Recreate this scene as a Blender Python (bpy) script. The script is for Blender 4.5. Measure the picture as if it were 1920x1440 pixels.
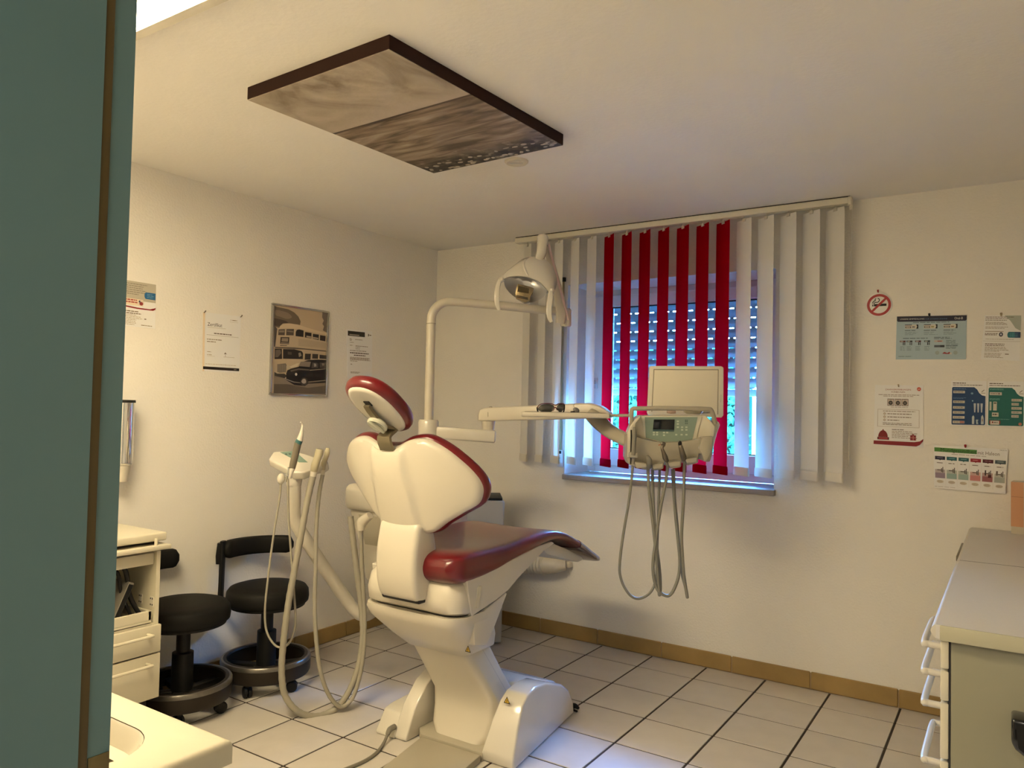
import bpy, bmesh, math, random
from mathutils import Vector, Matrix
random.seed(7)
for _o in list(bpy.data.objects): bpy.data.objects.remove(_o)
SC = bpy.context.scene
COL = SC.collection

# ---------------------------------------------------------------- camera
CAM = Vector((3.38133, -4.15514, 1.41))
FPX = 1427.22
R_ = Vector((0.83578489, 0.54864084, 0.02137404))
U_ = Vector((-0.00104026, -0.03734625, 0.99930184))
F_ = Vector((-0.54905605, 0.83522361, 0.0306427))
cd = bpy.data.cameras.new('camera')
cam = bpy.data.objects.new('camera', cd); COL.objects.link(cam)
cam.matrix_world = Matrix(((R_.x, U_.x, -F_.x, CAM.x), (R_.y, U_.y, -F_.y, CAM.y), (R_.z, U_.z, -F_.z, CAM.z), (0, 0, 0, 1)))
cd.sensor_width = 36; cd.lens = FPX * 36 / 1920; cd.clip_start = 0.05
SC.camera = cam

# ---------------------------------------------------------------- colour management, world, lights
SC.view_settings.view_transform = 'Standard'
SC.view_settings.look = 'None'
SC.view_settings.gamma = 1
SC.view_settings.use_curve_mapping = False
SC.view_settings.exposure = 0.12
LAMP_STRENGTH = 33
LAMP_COLOR = (1.0, 0.82, 0.51)
SKY_STRENGTH = 250.0
SKY_COLOR = (0.40, 0.68, 1.0)
w = bpy.data.worlds.new('daylight'); SC.world = w; w.use_nodes = True
wn = w.node_tree.nodes; wl = w.node_tree.links; wn.clear()
wo = wn.new('ShaderNodeOutputWorld'); wb = wn.new('ShaderNodeBackground')
wt = wn.new('ShaderNodeTexCoord'); ws = wn.new('ShaderNodeSeparateXYZ'); wr = wn.new('ShaderNodeValToRGB')
wr.color_ramp.elements[0].position = 0.0; wr.color_ramp.elements[0].color = (0.15, 0.50, 1.0, 1)
wr.color_ramp.elements[1].position = 0.7; wr.color_ramp.elements[1].color = (0.07, 0.29, 1.0, 1)
wl.new(wt.outputs['Generated'], ws.inputs[0]); wl.new(ws.outputs['Z'], wr.inputs[0])
wl.new(wr.outputs[0], wb.inputs[0]); wb.inputs[1].default_value = SKY_STRENGTH
wl.new(wb.outputs[0], wo.inputs[0])
def area_light(name, loc, rot, sx, sy, energy, color, portal=False):
    l = bpy.data.lights.new(name, 'AREA'); l.shape = 'RECTANGLE'; l.size = sx; l.size_y = sy
    l.energy = energy; l.color = color
    o = bpy.data.objects.new(name, l); COL.objects.link(o); o.location = loc; o.rotation_euler = rot
    if portal: l.cycles.is_portal = True
    return o
area_light('window_portal', (1.69, 0.36, 1.33), (math.radians(-90), 0, 0), 1.0, 0.40, 1, (1, 1, 1), True)

area_light('corridor_fill', (3.1, -5.1, 2.45), (0, 0, 0), .6, .6, 24, (1.0, .93, .82))  # unseen fill light added behind the camera to brighten the teal jamb

# ---------------------------------------------------------------- pixel helpers (1920x1440 frame)
def ray(px, py): return R_ * ((px - 960) / FPX) - U_ * ((py - 720) / FPX) + F_
def dp(px, py, d): return CAM + ray(px, py) * d
def pl(px, py, ax, v):
    d = ray(px, py); return CAM + d * ((v - CAM[ax]) / d[ax])
class Frame:
    """vertical plane through a point, turned by yaw; u to the right, v up, n towards the room's viewer side"""
    def __init__(self, px, py, d, yaw=0.5815, tilt=0.0):
        self.o = dp(px, py, d)
        self.u = Vector((math.cos(yaw), math.sin(yaw), 0)); n = Vector((math.sin(yaw), -math.cos(yaw), 0))
        z = Vector((0, 0, 1))
        self.v = z * math.cos(tilt) - n * math.sin(tilt); self.n = n * math.cos(tilt) + z * math.sin(tilt)
        m = Matrix.Identity(4)
        for i in range(3): m[i][0] = self.u[i]; m[i][1] = self.v[i]; m[i][2] = self.n[i]; m[i][3] = self.o[i]
        self.m = m
    def at(self, px, py, out=0.0):
        d = ray(px, py); o = self.o + self.n * out
        p = CAM + d * ((o - CAM).dot(self.n) / d.dot(self.n)); q = p - self.o
        return (q.dot(self.u), q.dot(self.v))
    def pts(self, L, out=0.0): return [self.at(x, y, out) for x, y in L]
    def w(self, px, py, out=0.0):
        u, v = self.at(px, py, out); return self.o + self.u * u + self.v * v + self.n * out

# ---------------------------------------------------------------- materials
def srgb(h):
    if isinstance(h, str):
        h = h.lstrip('#'); c = [int(h[i:i + 2], 16) / 255 for i in (0, 2, 4)]
        return tuple(x / 12.92 if x <= .04045 else ((x + .055) / 1.055) ** 2.4 for x in c)
    return tuple(h)
MATS = {}
def mat(name, color, rough=.5, metal=0, bump=0, bscale=200, var=.04, vscale=6, coat=0, spec=.5):
    if name in MATS: return MATS[name]
    m = bpy.data.materials.new(name); m.use_nodes = True
    n = m.node_tree.nodes; l = m.node_tree.links; b = n['Principled BSDF']
    c = srgb(color)
    tc = n.new('ShaderNodeTexCoord'); nz = n.new('ShaderNodeTexNoise'); nz.inputs['Scale'].default_value = vscale
    nz.inputs['Detail'].default_value = 3
    l.new(tc.outputs['Object'], nz.inputs['Vector'])
    mx = n.new('ShaderNodeMixRGB')
    mx.inputs[1].default_value = tuple(max(0, x * (1 - var)) for x in c) + (1,)
    mx.inputs[2].default_value = tuple(min(1, x * (1 + var)) for x in c) + (1,)
    l.new(nz.outputs['Fac'], mx.inputs[0]); l.new(mx.outputs[0], b.inputs['Base Color'])
    b.inputs['Roughness'].default_value = rough; b.inputs['Metallic'].default_value = metal
    b.inputs['Coat Weight'].default_value = coat; b.inputs['Coat Roughness'].default_value = .08
    b.inputs['Specular IOR Level'].default_value = spec
    if bump:
        n2 = n.new('ShaderNodeTexNoise'); n2.inputs['Scale'].default_value = bscale; n2.inputs['Detail'].default_value = 4
        l.new(tc.outputs['Object'], n2.inputs['Vector'])
        bp = n.new('ShaderNodeBump'); bp.inputs['Strength'].default_value = bump; bp.inputs['Distance'].default_value = .01
        l.new(n2.outputs['Fac'], bp.inputs['Height']); l.new(bp.outputs[0], b.inputs['Normal'])
    MATS[name] = m
    return m
def emis(name, color, strength):
    m = bpy.data.materials.new(name); m.use_nodes = True
    n = m.node_tree.nodes; l = m.node_tree.links; n.clear()
    o = n.new('ShaderNodeOutputMaterial'); e = n.new('ShaderNodeEmission')
    e.inputs[0].default_value = tuple(color) + (1,); e.inputs[1].default_value = strength
    l.new(e.outputs[0], o.inputs[0]); return m
def glass(name, tint=(.96, .99, .98), gloss=.06, rough=.02):
    m = bpy.data.materials.new(name); m.use_nodes = True
    n = m.node_tree.nodes; l = m.node_tree.links; n.clear()
    o = n.new('ShaderNodeOutputMaterial'); t = n.new('ShaderNodeBsdfTransparent'); g = n.new('ShaderNodeBsdfGlossy')
    t.inputs[0].default_value = tint + (1,); g.inputs['Roughness'].default_value = rough
    f = n.new('ShaderNodeFresnel'); f.inputs[0].default_value = 1.45
    mx = n.new('ShaderNodeMixShader'); l.new(f.outputs[0], mx.inputs[0]); l.new(t.outputs[0], mx.inputs[1]); l.new(g.outputs[0], mx.inputs[2])
    l.new(mx.outputs[0], o.inputs[0]); return m
def fabric(name, color, trans):
    m = bpy.data.materials.new(name); m.use_nodes = True
    n = m.node_tree.nodes; l = m.node_tree.links; n.clear()
    o = n.new('ShaderNodeOutputMaterial'); d = n.new('ShaderNodeBsdfDiffuse'); t = n.new('ShaderNodeBsdfTranslucent')
    c = srgb(color)
    tc = n.new('ShaderNodeTexCoord'); wv = n.new('ShaderNodeTexNoise'); wv.inputs['Scale'].default_value = 900
    l.new(tc.outputs['Object'], wv.inputs['Vector'])
    mc = n.new('ShaderNodeMixRGB'); mc.inputs[1].default_value = tuple(x * .93 for x in c) + (1,); mc.inputs[2].default_value = c + (1,)
    l.new(wv.outputs['Fac'], mc.inputs[0]); l.new(mc.outputs[0], d.inputs[0]); l.new(mc.outputs[0], t.inputs[0])
    mx = n.new('ShaderNodeMixShader'); mx.inputs[0].default_value = trans
    l.new(d.outputs[0], mx.inputs[1]); l.new(t.outputs[0], mx.inputs[2]); l.new(mx.outputs[0], o.inputs[0])
    return m

# ---------------------------------------------------------------- mesh builder
AX = {'x': Matrix(((0, 0, 1, 0), (1, 0, 0, 0), (0, 1, 0, 0), (0, 0, 0, 1))),      # (a,b,c)->(c,a,b): profile in YZ, depth along X
      'y': Matrix(((1, 0, 0, 0), (0, 0, 1, 0), (0, 1, 0, 0), (0, 0, 0, 1))),      # profile in XZ, depth along Y
      'z': Matrix.Identity(4)}                                                   # profile in XY, depth along Z
def catmull(P, n=8, closed=False):
    P = [Vector(p) for p in P]; out = []
    N = len(P)
    for i in range(N if closed else N - 1):
        if closed: a, b, c, d = P[(i - 1) % N], P[i], P[(i + 1) % N], P[(i + 2) % N]
        else: a, b, c, d = P[max(i - 1, 0)], P[i], P[i + 1], P[min(i + 2, N - 1)]
        for k in range(n):
            t = k / n
            out.append(.5 * ((2 * b) + (c - a) * t + (2 * a - 5 * b + 4 * c - d) * t * t + (3 * b - a - 3 * c + d) * t ** 3))
    if not closed: out.append(P[-1].copy())
    return out
class B:
    def __init__(self): self.bm = bmesh.new()
    def _merge(self, t, mi=0):
        for f in t.faces: f.material_index = mi
        me = bpy.data.meshes.new('tmp'); t.to_mesh(me); t.free(); self.bm.from_mesh(me); bpy.data.meshes.remove(me); return self
    def _bevel(self, t, bevel, seg, ang=.5):
        if bevel:
            es = [e for e in t.edges if len(e.link_faces) == 2 and e.calc_face_angle(0) > ang]
            bmesh.ops.bevel(t, geom=es, offset=bevel, segments=seg, profile=.5, affect='EDGES', clamp_overlap=True)
    def box(self, x0, x1, y0, y1, z0, z1, bevel=0, seg=2, m=None, mi=0):
        t = bmesh.new(); bmesh.ops.create_cube(t, size=1)
        for v in t.verts: v.co = Vector(((x0 + x1) / 2 + v.co.x * (x1 - x0), (y0 + y1) / 2 + v.co.y * (y1 - y0), (z0 + z1) / 2 + v.co.z * (z1 - z0)))
        self._bevel(t, bevel, seg)
        if m is not None: t.transform(m)
        return self._merge(t, mi)
    def prism(self, pts, lo, hi, axis='x', bevel=0, seg=2, m=None, ang=.5, mi=0):
        t = bmesh.new()
        a = [t.verts.new((p[0], p[1], lo)) for p in pts]; b = [t.verts.new((p[0], p[1], hi)) for p in pts]
        n = len(pts)
        t.faces.new(a); t.faces.new(list(reversed(b)))
        for i in range(n): t.faces.new((a[i], b[i], b[(i + 1) % n], a[(i + 1) % n]))
        bmesh.ops.recalc_face_normals(t, faces=t.faces)
        self._bevel(t, bevel, seg, ang)
        t.transform(AX[axis])
        if m is not None: t.transform(m)
        bmesh.ops.recalc_face_normals(t, faces=t.faces)
        return self._merge(t, mi)
    def loft(self, rings, caps=True, m=None, closed=True, mi=0):
        t = bmesh.new(); V = [[t.verts.new(p) for p in r] for r in rings]; n = len(rings[0])
        for i in range(len(V) - 1):
            for j in range(n if closed else n - 1):
                t.faces.new((V[i][j], V[i][(j + 1) % n], V[i + 1][(j + 1) % n], V[i + 1][j]))
        if caps and closed:
            t.faces.new(list(reversed(V[0]))); t.faces.new(V[-1])
        if m is not None: t.transform(m)
        bmesh.ops.recalc_face_normals(t, faces=t.faces)
        return self._merge(t, mi)
    def tube(self, P, r, seg=10, n=6, caps=True, flat=None, mi=0, smooth=True):
        Q = catmull(P, n) if smooth else [Vector(p) for p in P]
        rs = r if isinstance(r, (list, tuple)) else None
        rings = []; up = Vector((0, 0, 1)); prev = None
        for i, q in enumerate(Q):
            d = (Q[min(i + 1, len(Q) - 1)] - Q[max(i - 1, 0)]).normalized()
            if prev is None:
                s = d.cross(up)
                if s.length < .05: s = d.cross(Vector((1, 0, 0)))
            else:
                s = prev - d * prev.dot(d)
            s.normalize(); prev = s; v = s.cross(d)
            if rs:
                f = i / (len(Q) - 1) * (len(rs) - 1); k = min(int(f), len(rs) - 2); rr = rs[k] + (rs[k + 1] - rs[k]) * (f - k)
            else: rr = r
            rings.append([q + (s * math.cos(a) + v * math.sin(a)) * rr for a in [2 * math.pi * k / seg for k in range(seg)]])
        return self.loft(rings, caps, mi=mi)
    def lathe(self, prof, seg=24, m=None, mi=0):
        ring = prof[0][0] > .004 and prof[-1][0] > .004
        if ring: prof = list(prof) + [prof[0]]
        rings = [[(max(r, .0002) * math.cos(2 * math.pi * k / seg), max(r, .0002) * math.sin(2 * math.pi * k / seg), z) for k in range(seg)] for r, z in prof]
        return self.loft(rings, not ring, m, mi=mi)
    def ball(self, c, rx, ry=None, rz=None, seg=16, m=None, mi=0):
        t = bmesh.new(); bmesh.ops.create_uvsphere(t, u_segments=seg, v_segments=max(6, seg // 2), radius=1)
        ry = ry or rx; rz = rz or rx
        for v in t.verts: v.co = Vector((v.co.x * rx, v.co.y * ry, v.co.z * rz))
        if m is not None: t.transform(m)
        t.transform(Matrix.Translation(c)); return self._merge(t, mi)
    def poly(self, pts, mi=0):
        f = self.bm.faces.new([self.bm.verts.new(p) for p in pts]); f.material_index = mi; return self
    def obj(self, name, mats, parent=None, angle=35, smooth=True, kind=None, label=None):
        me = bpy.data.meshes.new(name)
        off = WORLD.get(parent, Vector((0, 0, 0))) if parent else Vector((0, 0, 0))
        if off.length: bmesh.ops.translate(self.bm, verts=self.bm.verts, vec=-off)
        self.bm.to_mesh(me); self.bm.free()
        for mm in (mats if isinstance(mats, (list, tuple)) else [mats]): me.materials.append(mm)
        if smooth:
            for p in me.polygons: p.use_smooth = True
            me.set_sharp_from_angle(angle=math.radians(angle))
        o = bpy.data.objects.new(name, me); COL.objects.link(o)
        if parent: o.parent = parent; WORLD[o] = off
        if kind: o['kind'] = kind
        if label: o['label'] = label
        return o
WORLD = {}
def thing(name, label, cat, loc=(0, 0, 0), group=None):
    o = bpy.data.objects.new(name, None); COL.objects.link(o); o.location = loc; o.empty_display_size = .05
    o['label'] = label; o['category'] = cat
    if group: o['group'] = group
    WORLD[o] = Vector(loc); return o
def tag(o, label, cat, group=None):
    o['label'] = label; o['category'] = cat
    if group: o['group'] = group
    return o
def rrect(cx, cy, hx, hy, r, n=4):
    out = []
    for k, (sx, sy) in enumerate(((1, 1), (-1, 1), (-1, -1), (1, -1))):
        for i in range(n + 1):
            a = math.pi / 2 * (k + i / n)
            out.append((cx + sx * (hx - r) + r * math.cos(a), cy + sy * (hy - r) + r * math.sin(a)))
    return out

# ---------------------------------------------------------------- shared materials
M_wall = mat('wall_paint', (.80, .765, .70), .85, bump=.25, bscale=90, var=.02)
M_ceil = mat('ceiling_paint', (.82, .79, .74), .9, bump=.1, bscale=60, var=.02)
M_tile = mat('floor_tile_glaze', (.55, .51, .465), .28, bump=.06, bscale=25, var=.10, vscale=9)
M_tile2 = mat('floor_tile_glaze_pale', (.58, .54, .49), .30, bump=.06, bscale=25, var=.10, vscale=7)
M_grout = mat('dark_grout', (.040, .028, .020), .9, bump=.3, bscale=300)
M_skirt = mat('skirting_clay', (.33, .215, .075), .42, bump=.1, bscale=40, var=.30, vscale=7)
M_skirtg = mat('skirting_joint', (.42, .30, .18), .9)
M_plast = mat('cream_plastic', (.57, .525, .435), .28, coat=.3, var=.015)
M_plast2 = mat('warm_white_plastic', (.58, .54, .46), .38, var=.015)
M_gloss = mat('gloss_white_shell', (.62, .585, .51), .16, coat=.6, var=.01)
M_beige = mat('beige_plastic', (.37, .335, .26), .42, var=.02)
M_hose = mat('grey_hose', (.31, .285, .23), .5, var=.05)
M_hosed = mat('dark_grey_hose', (.19, .175, .14), .5, var=.05)
M_red = mat('oxblood_vinyl', (.118, .0020, .0045), .28, coat=.35, bump=.03, bscale=350, var=.06)
M_black = mat('black_vinyl', (.007, .0066, .006), .6, bump=.05, bscale=350, spec=.18)
M_blackp = mat('black_plastic', (.007, .007, .007), .5, spec=.3)
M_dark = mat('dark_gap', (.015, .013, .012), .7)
M_brass = mat('olive_metal', (.20, .17, .11), .4, metal=.5)
M_steel = mat('steel', (.62, .62, .60), .18, metal=1)
M_chrome = mat('chrome', (.8, .8, .8), .06, metal=1)
M_lam = mat('cream_laminate', (.60, .555, .43), .35, var=.015)
M_lamd = mat('sage_laminate', (.25, .236, .168), .42, var=.02)
M_top = mat('grey_worktop', (.60, .575, .55), .38, bump=.02, bscale=500, var=.05, vscale=120)
M_paper = mat('paper', (.78, .765, .74), .6, var=.01)
M_pvc = mat('white_window_frame', (.80, .80, .80), .35, var=.01)
M_alu = mat('painted_aluminium', (.55, .51, .43), .4, var=.02)
# ================================================================ THE ROOM
RX, RY, RZ = 3.80, -3.744, 2.50            # inner right wall, inner door wall, ceiling
OX0, OX1, OZ0, OZ1 = 1.055, 2.325, 1.005, 2.183   # window opening
TP, TQ = .3194, .3169
# floor with its tiles
fl = B().box(-.2, RX + .2, -6.2, .6, -.2, -.003).obj('floor', M_grout, kind='structure', smooth=False)
WORLD[fl] = Vector((0, 0, 0))
tile_me = {}
g = .0050
for i in range(-4, 10):
    for j in range(0, 13):
        x0, x1 = 1.0171 + i * TP, 1.0171 + (i + 1) * TP
        y1 = 0.0 if j == 0 else -(.216 + (j - 1) * TQ); y0 = -(.216 + j * TQ)
        x0, x1, y0, y1 = max(x0, .0), min(x1, RX), max(y0, RY), min(y1, 0)
        if x1 - x0 < .02 or y1 - y0 < .02: continue
        key = (round(x1 - x0, 3), round(y1 - y0, 3), (i * 5 + j * 3) % 4 == 0)
        if key not in tile_me:
            hx, hy = (x1 - x0) / 2 - g, (y1 - y0) / 2 - g
            o = B().box(-hx, hx, -hy, hy, -.008, 0, .0015, 1).obj('floor_tile', M_tile2 if key[2] else M_tile, fl, smooth=False)
            tile_me[key] = o.data
        else:
            o = bpy.data.objects.new('floor_tile', tile_me[key]); COL.objects.link(o); o.parent = fl
        o.location = ((x0 + x1) / 2, (y0 + y1) / 2, 0)
# walls
B().box(-.2, 0, -3.95, .35, -.2, RZ + .2).obj('wall_left', M_wall, kind='structure', smooth=False)
B().box(RX, RX + .2, -3.95, .35, -.2, RZ + .2).obj('wall_right', M_wall, kind='structure', smooth=False)
b = B()
YB = .36
b.box(-.2, OX0, 0, YB, -.2, RZ + .2).box(OX1, RX + .2, 0, YB, -.2, RZ + .2).box(OX0, OX1, 0, YB, -.2, OZ0 - .035).box(OX0, OX1, 0, YB, OZ1, RZ + .2)
b.obj('wall_window', M_wall, kind='structure', smooth=False)
B().box(-.2, RX + .2, -6.2, .36, RZ, RZ + .2).obj('ceiling', M_ceil, kind='structure', smooth=False)
DX0, DX1, DZ = 2.64, 3.56, 2.02
b = B()
b.box(-.2, DX0 - .012, RY - .14, RY, -.2, RZ).box(DX1 + .012, RX + .2, RY - .14, RY, -.2, RZ).box(DX0 - .012, DX1 + .012, RY - .14, RY, DZ + .012, RZ)
b.obj('wall_door', M_wall, kind='structure', smooth=False)
# corridor the photographer stands in
b = B()
b.box(1.2, 1.4, -6.2, RY - .14, -.2, RZ).box(4.0, 4.2, -6.2, RY - .14, -.2, RZ).box(1.2, 4.2, -6.2, -6.0, -.2, RZ)
b.obj('wall_corridor', M_wall, kind='structure', smooth=False)

# teal steel door frame with rebate, brown seal and strike plate
M_teal = mat('teal_paint', (.098, .180, .185), .38, var=.05, vscale=3)
M_seal = mat('brown_rubber_seal', (.075, .047, .009), .5, var=.12)
ff = thing('door_1', '', '', (DX0, RY, 0)); del ff['label']; del ff['category']; ff['kind'] = 'structure'
YS0, YS1 = -3.764, -3.7545
def jamb(side):
    b = B()
    x = DX0 if side < 0 else DX1
    s = 1 if side > 0 else -1
    X = lambda a: x + s * a
    # profile in XY (a = depth behind the visible lining)
    P = [(0, YS0), (0, RY - .155), (.075, RY - .155), (.075, RY - .14), (.012, RY - .14), (.012, RY), (.075, RY), (.075, RY + .012), (.003, RY + .012), (.003, YS1), (.008, YS1), (.008, YS0)]
    b.prism([(X(a), y) for a, y in P], 0, DZ + .06, 'z')
    return b
jamb(-1).obj('jamb', M_teal, ff, smooth=False)
jamb(1).obj('jamb', M_teal, ff, smooth=False)
B().box(DX0 - .075, DX1 + .075, RY - .155, YS0, DZ, DZ + .06, .002).box(DX0 - .075, DX1 + .075, YS1, RY + .012, DZ + .012, DZ + .07, .002).obj('head', M_teal, ff, smooth=False)
B().box(DX0 - .010, DX0 - .001, YS0 - .0005, YS1 + .0005, 0, DZ, .002).obj('seal', M_seal, ff)
B().box(DX1 + .001, DX1 + .010, YS0 - .0005, YS1 + .0005, 0, DZ, .002).obj('seal', M_seal, ff)
B().box(DX0 - .0034, DX0 - .0018, YS1 + .001, RY + .0115, .90, 1.063, .0005).obj('strike_plate', mat('worn_brass', (.15, .12, .06), .35, metal=.8, var=.3, vscale=60), ff)
B().box(DX0 - .0019, DX0 - .0012, YS1 + .006, RY + .006, .955, 1.035).obj('latch_hole', M_dark, ff)

# ceiling lamp panel (upper left, only its far corner is seen) -------------------------------------------------
LX0, LX1, LY0, LY1 = 0.72, 1.92, -3.56, -2.955
lp = thing('ceiling_lamp', 'bright rectangular ceiling lamp panel with slim cream rim beside the teal door frame', 'lamp', (1.32, -3.26, RZ))
b = B(); r = .030
b.box(LX0, LX1, LY0, LY0 + r, 2.442, RZ).box(LX0, LX1, LY1 - r, LY1, 2.442, RZ).box(LX0, LX0 + r, LY0 + r, LY1 - r, 2.442, RZ).box(LX1 - r, LX1, LY0 + r, LY1 - r, 2.442, RZ)
b.obj('rim', M_alu, lp, smooth=False)
B().box(LX0 + r, LX1 - r, LY0 + r, LY1 - r, 2.447, 2.47).obj('diffuser', emis('lamp_glow', LAMP_COLOR, LAMP_STRENGTH), lp, smooth=False)

# clay skirting tiles
def skirting(name, along, a_list, const):
    base = None
    for k in range(len(a_list) - 1):
        a0, a1 = a_list[k] + .003, a_list[k + 1] - .003
        if base is None:
            if along == 'x': base = B().box(a_list[0], a_list[-1], const - .004, const, 0, .084).obj(name, M_skirtg, kind='structure', smooth=False)
            else: base = B().box(const, const + .004, a_list[0], a_list[-1], 0, .084).obj(name, M_skirtg, kind='structure', smooth=False)
            WORLD[base] = Vector((0, 0, 0))
        if along == 'x': B().box(a0, a1, const - .011, const - .001, .004, .0905, .003, 1).obj('skirting_tile', M_skirt, base, smooth=False)
        else: B().box(const + .001, const + .011, a0, a1, .004, .0905, .003, 1).obj('skirting_tile', M_skirt, base, smooth=False)
skirting('baseboard_window', 'x', [.012, .095, .50, .904, 1.306, 1.712, 2.115, 2.521, 2.925, 3.24], 0)
skirting('baseboard_left', 'y', [-3.73, -3.62, -3.215, -2.81, -2.405, -2.0, -1.60, -1.198, -.795, -.39, -.012], 0)

# ================================================================ THE WINDOW
wi = thing('window_1', '', '', (1.69, .3, 1.0)); del wi['label']; del wi['category']; wi['kind'] = 'structure'
GX0, GX1, GZ0, GZ1 = 1.212, 2.150, 1.160, 2.072
YF = .285
b = B()   # outer frame
for a in ((OX0, OX0 + .055, OZ0, OZ1), (OX1 - .055, OX1, OZ0, OZ1), (OX0 + .055, OX1 - .055, OZ0, OZ0 + .055), (OX0 + .055, OX1 - .055, OZ1 - .045, OZ1)):
    b.box(a[0], a[1], YF + .018, YF + .075, a[2], a[3], .003, 1)
b.obj('window_frame', M_pvc, wi, smooth=False)
b = B()   # sash, mitred look through bevel
for a in ((OX0 + .045, GX0, OZ0 + .045, OZ1 - .037), (GX1, OX1 - .045, OZ0 + .045, OZ1 - .037), (GX0, GX1, OZ0 + .045, GZ0), (GX0, GX1, GZ1, OZ1 - .037)):
    b.box(a[0], a[1], YF, YF + .065, a[2], a[3], .006, 2)
sash = b.obj('sash', M_pvc, wi, smooth=False)
B().box(GX0 - .003, GX1 + .003, YF + .03, YF + .036, GZ0 - .003, GZ1 + .003).obj('pane', glass('window_glass'), wi, smooth=False)
b = B(); s_ = .007
b.box(GX0, GX0 + s_, YF + .02, YF + .03, GZ0, GZ1).box(GX1 - s_, GX1, YF + .02, YF + .03, GZ0, GZ1).box(GX0, GX1, YF + .02, YF + .03, GZ0, GZ0 + s_).box(GX0, GX1, YF + .02, YF + .03, GZ1 - s_, GZ1)
b.obj('glazing_gasket', M_dark, wi, smooth=False)
hc = pl(1118, 717, 1, YF)
b = B().box(hc.x - .013, hc.x + .013, YF - .012, YF, hc.z - .04, hc.z + .03, .004)
b.tube([(hc.x, YF - .005, hc.z), (hc.x, YF - .045, hc.z), (hc.x - .012, YF - .055, hc.z - .008), (hc.x - .018, YF - .055, hc.z - .05), (hc.x - .022, YF - .056, hc.z - .125)], .009, 8)
b.obj('handle', mat('satin_grey_handle', (.62, .62, .64), .3, metal=.4), wi)
B().box(OX0 - .0, OX1 + .012, -.034, 0, OZ0 - .033, OZ0 - .001, .004).box(OX0, OX1, -.001, YF + .02, OZ0 - .033, OZ0 - .001).obj('window_sill', mat('stone_sill', (.33, .29, .26), .5, var=.12, vscale=30), wi, smooth=False)

# roller shutter outside the pane: curved lamellae hanging on webs with light slots between
M_shut = mat('grey_shutter_slat', (.33, .35, .36), .45, var=.04)
sh = thing('roller_shutter', 'grey roller shutter of curved slats lowered outside the window pane, bottom left open', 'shutter', (1.69, .43, 1.5))
zb, pitch = 1.560, .0605
k = 0; z = zb
slat_mesh = None; web_mesh = None
SX0, SX1 = OX0 + .03, OX1 - .03
while z < 2.30:
    if slat_mesh is None:
        P = []
        for t in range(7):
            f = t / 6; P.append((.43 - .010 * math.sin(math.pi * f), f * .0535))
        P2 = [(y + .006, zz) for y, zz in reversed(P)]
        o = B().prism(P + P2, SX0, SX1, 'x').obj('slat', M_shut, sh, angle=50); slat_mesh = o.data
        bb = B(); x = SX0
        kk = 0
        while x < SX1 - .02:
            bb.box(x, min(x + .026, SX1), .431, .434, -.0075, .001); x += .052
        q = bb.obj('slot_web', M_shut, o, smooth=False); web_mesh = q.data
        q['kind'] = 'stuff'
    else:
        o = bpy.data.objects.new('slat', slat_mesh); COL.objects.link(o); o.parent = sh
        q = bpy.data.objects.new('slot_web', web_mesh); COL.objects.link(q); q.parent = o; q['kind'] = 'stuff'
    o.location = (0, 0, z); q.location = ((.026 if k % 2 else 0), 0, 0) if k % 2 else (0, 0, 0)
    z += pitch; k += 1
B().box(SX0, SX1, .424, .438, zb - .055, zb - .013, .004).obj('end_bar', M_shut, sh)
for a in ((OX0 - .02, SX0 + .012), (SX1 - .012, OX1 + .02)): B().box(a[0], a[1], .395, .46, .96, 2.28).obj('guide_rail', M_shut, sh, smooth=False)
# shutter box and outer reveal so the sky reaches the room only through the opening
B().box(-.2, OX0 - .02, YB, .60, -.2, 2.7).box(OX1 + .02, RX + .2, YB, .60, -.2, 2.7).box(OX0 - .02, OX1 + .02, .36, .60, 2.20, 2.7).box(OX0 - .02, OX1 + .02, .365, .62, .9, .985).obj('wall_outside', mat('render_coat', (.55, .54, .52), .9), kind='structure', smooth=False)
B().box(-8, 12, .6, 14, -.35, -.2).obj('trim_garden', mat('pale_paving', (.50, .48, .44), .9, var=.15), kind='structure', smooth=False)

# hedge and white garden wall in view through the open strip
hd = thing('hedge', 'leafy green garden hedge seen through the gap under the shutter', 'hedge', (-.6, 4.2, -.2))
b = B(); rnd = random.Random(3)
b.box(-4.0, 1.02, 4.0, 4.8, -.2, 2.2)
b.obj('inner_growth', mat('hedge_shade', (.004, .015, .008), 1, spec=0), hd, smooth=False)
b = B()
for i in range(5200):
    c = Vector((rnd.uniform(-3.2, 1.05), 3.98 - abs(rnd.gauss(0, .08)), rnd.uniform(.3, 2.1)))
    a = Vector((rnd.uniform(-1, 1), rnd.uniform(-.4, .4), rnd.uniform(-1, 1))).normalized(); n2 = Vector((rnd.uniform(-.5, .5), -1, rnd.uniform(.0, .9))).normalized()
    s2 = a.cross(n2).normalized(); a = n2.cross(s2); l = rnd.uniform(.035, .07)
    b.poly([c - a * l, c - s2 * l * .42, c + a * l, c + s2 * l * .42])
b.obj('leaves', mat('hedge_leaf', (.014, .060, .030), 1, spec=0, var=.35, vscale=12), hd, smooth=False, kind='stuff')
B().box(1.10, 3.4, 3.9, 4.1, -.2, 2.3, .02).obj('garden_wall', mat('white_render', (.85, .85, .84), .9))
tag(bpy.data.objects['garden_wall'], 'white rendered garden wall right of the hedge outside', 'wall')

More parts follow.
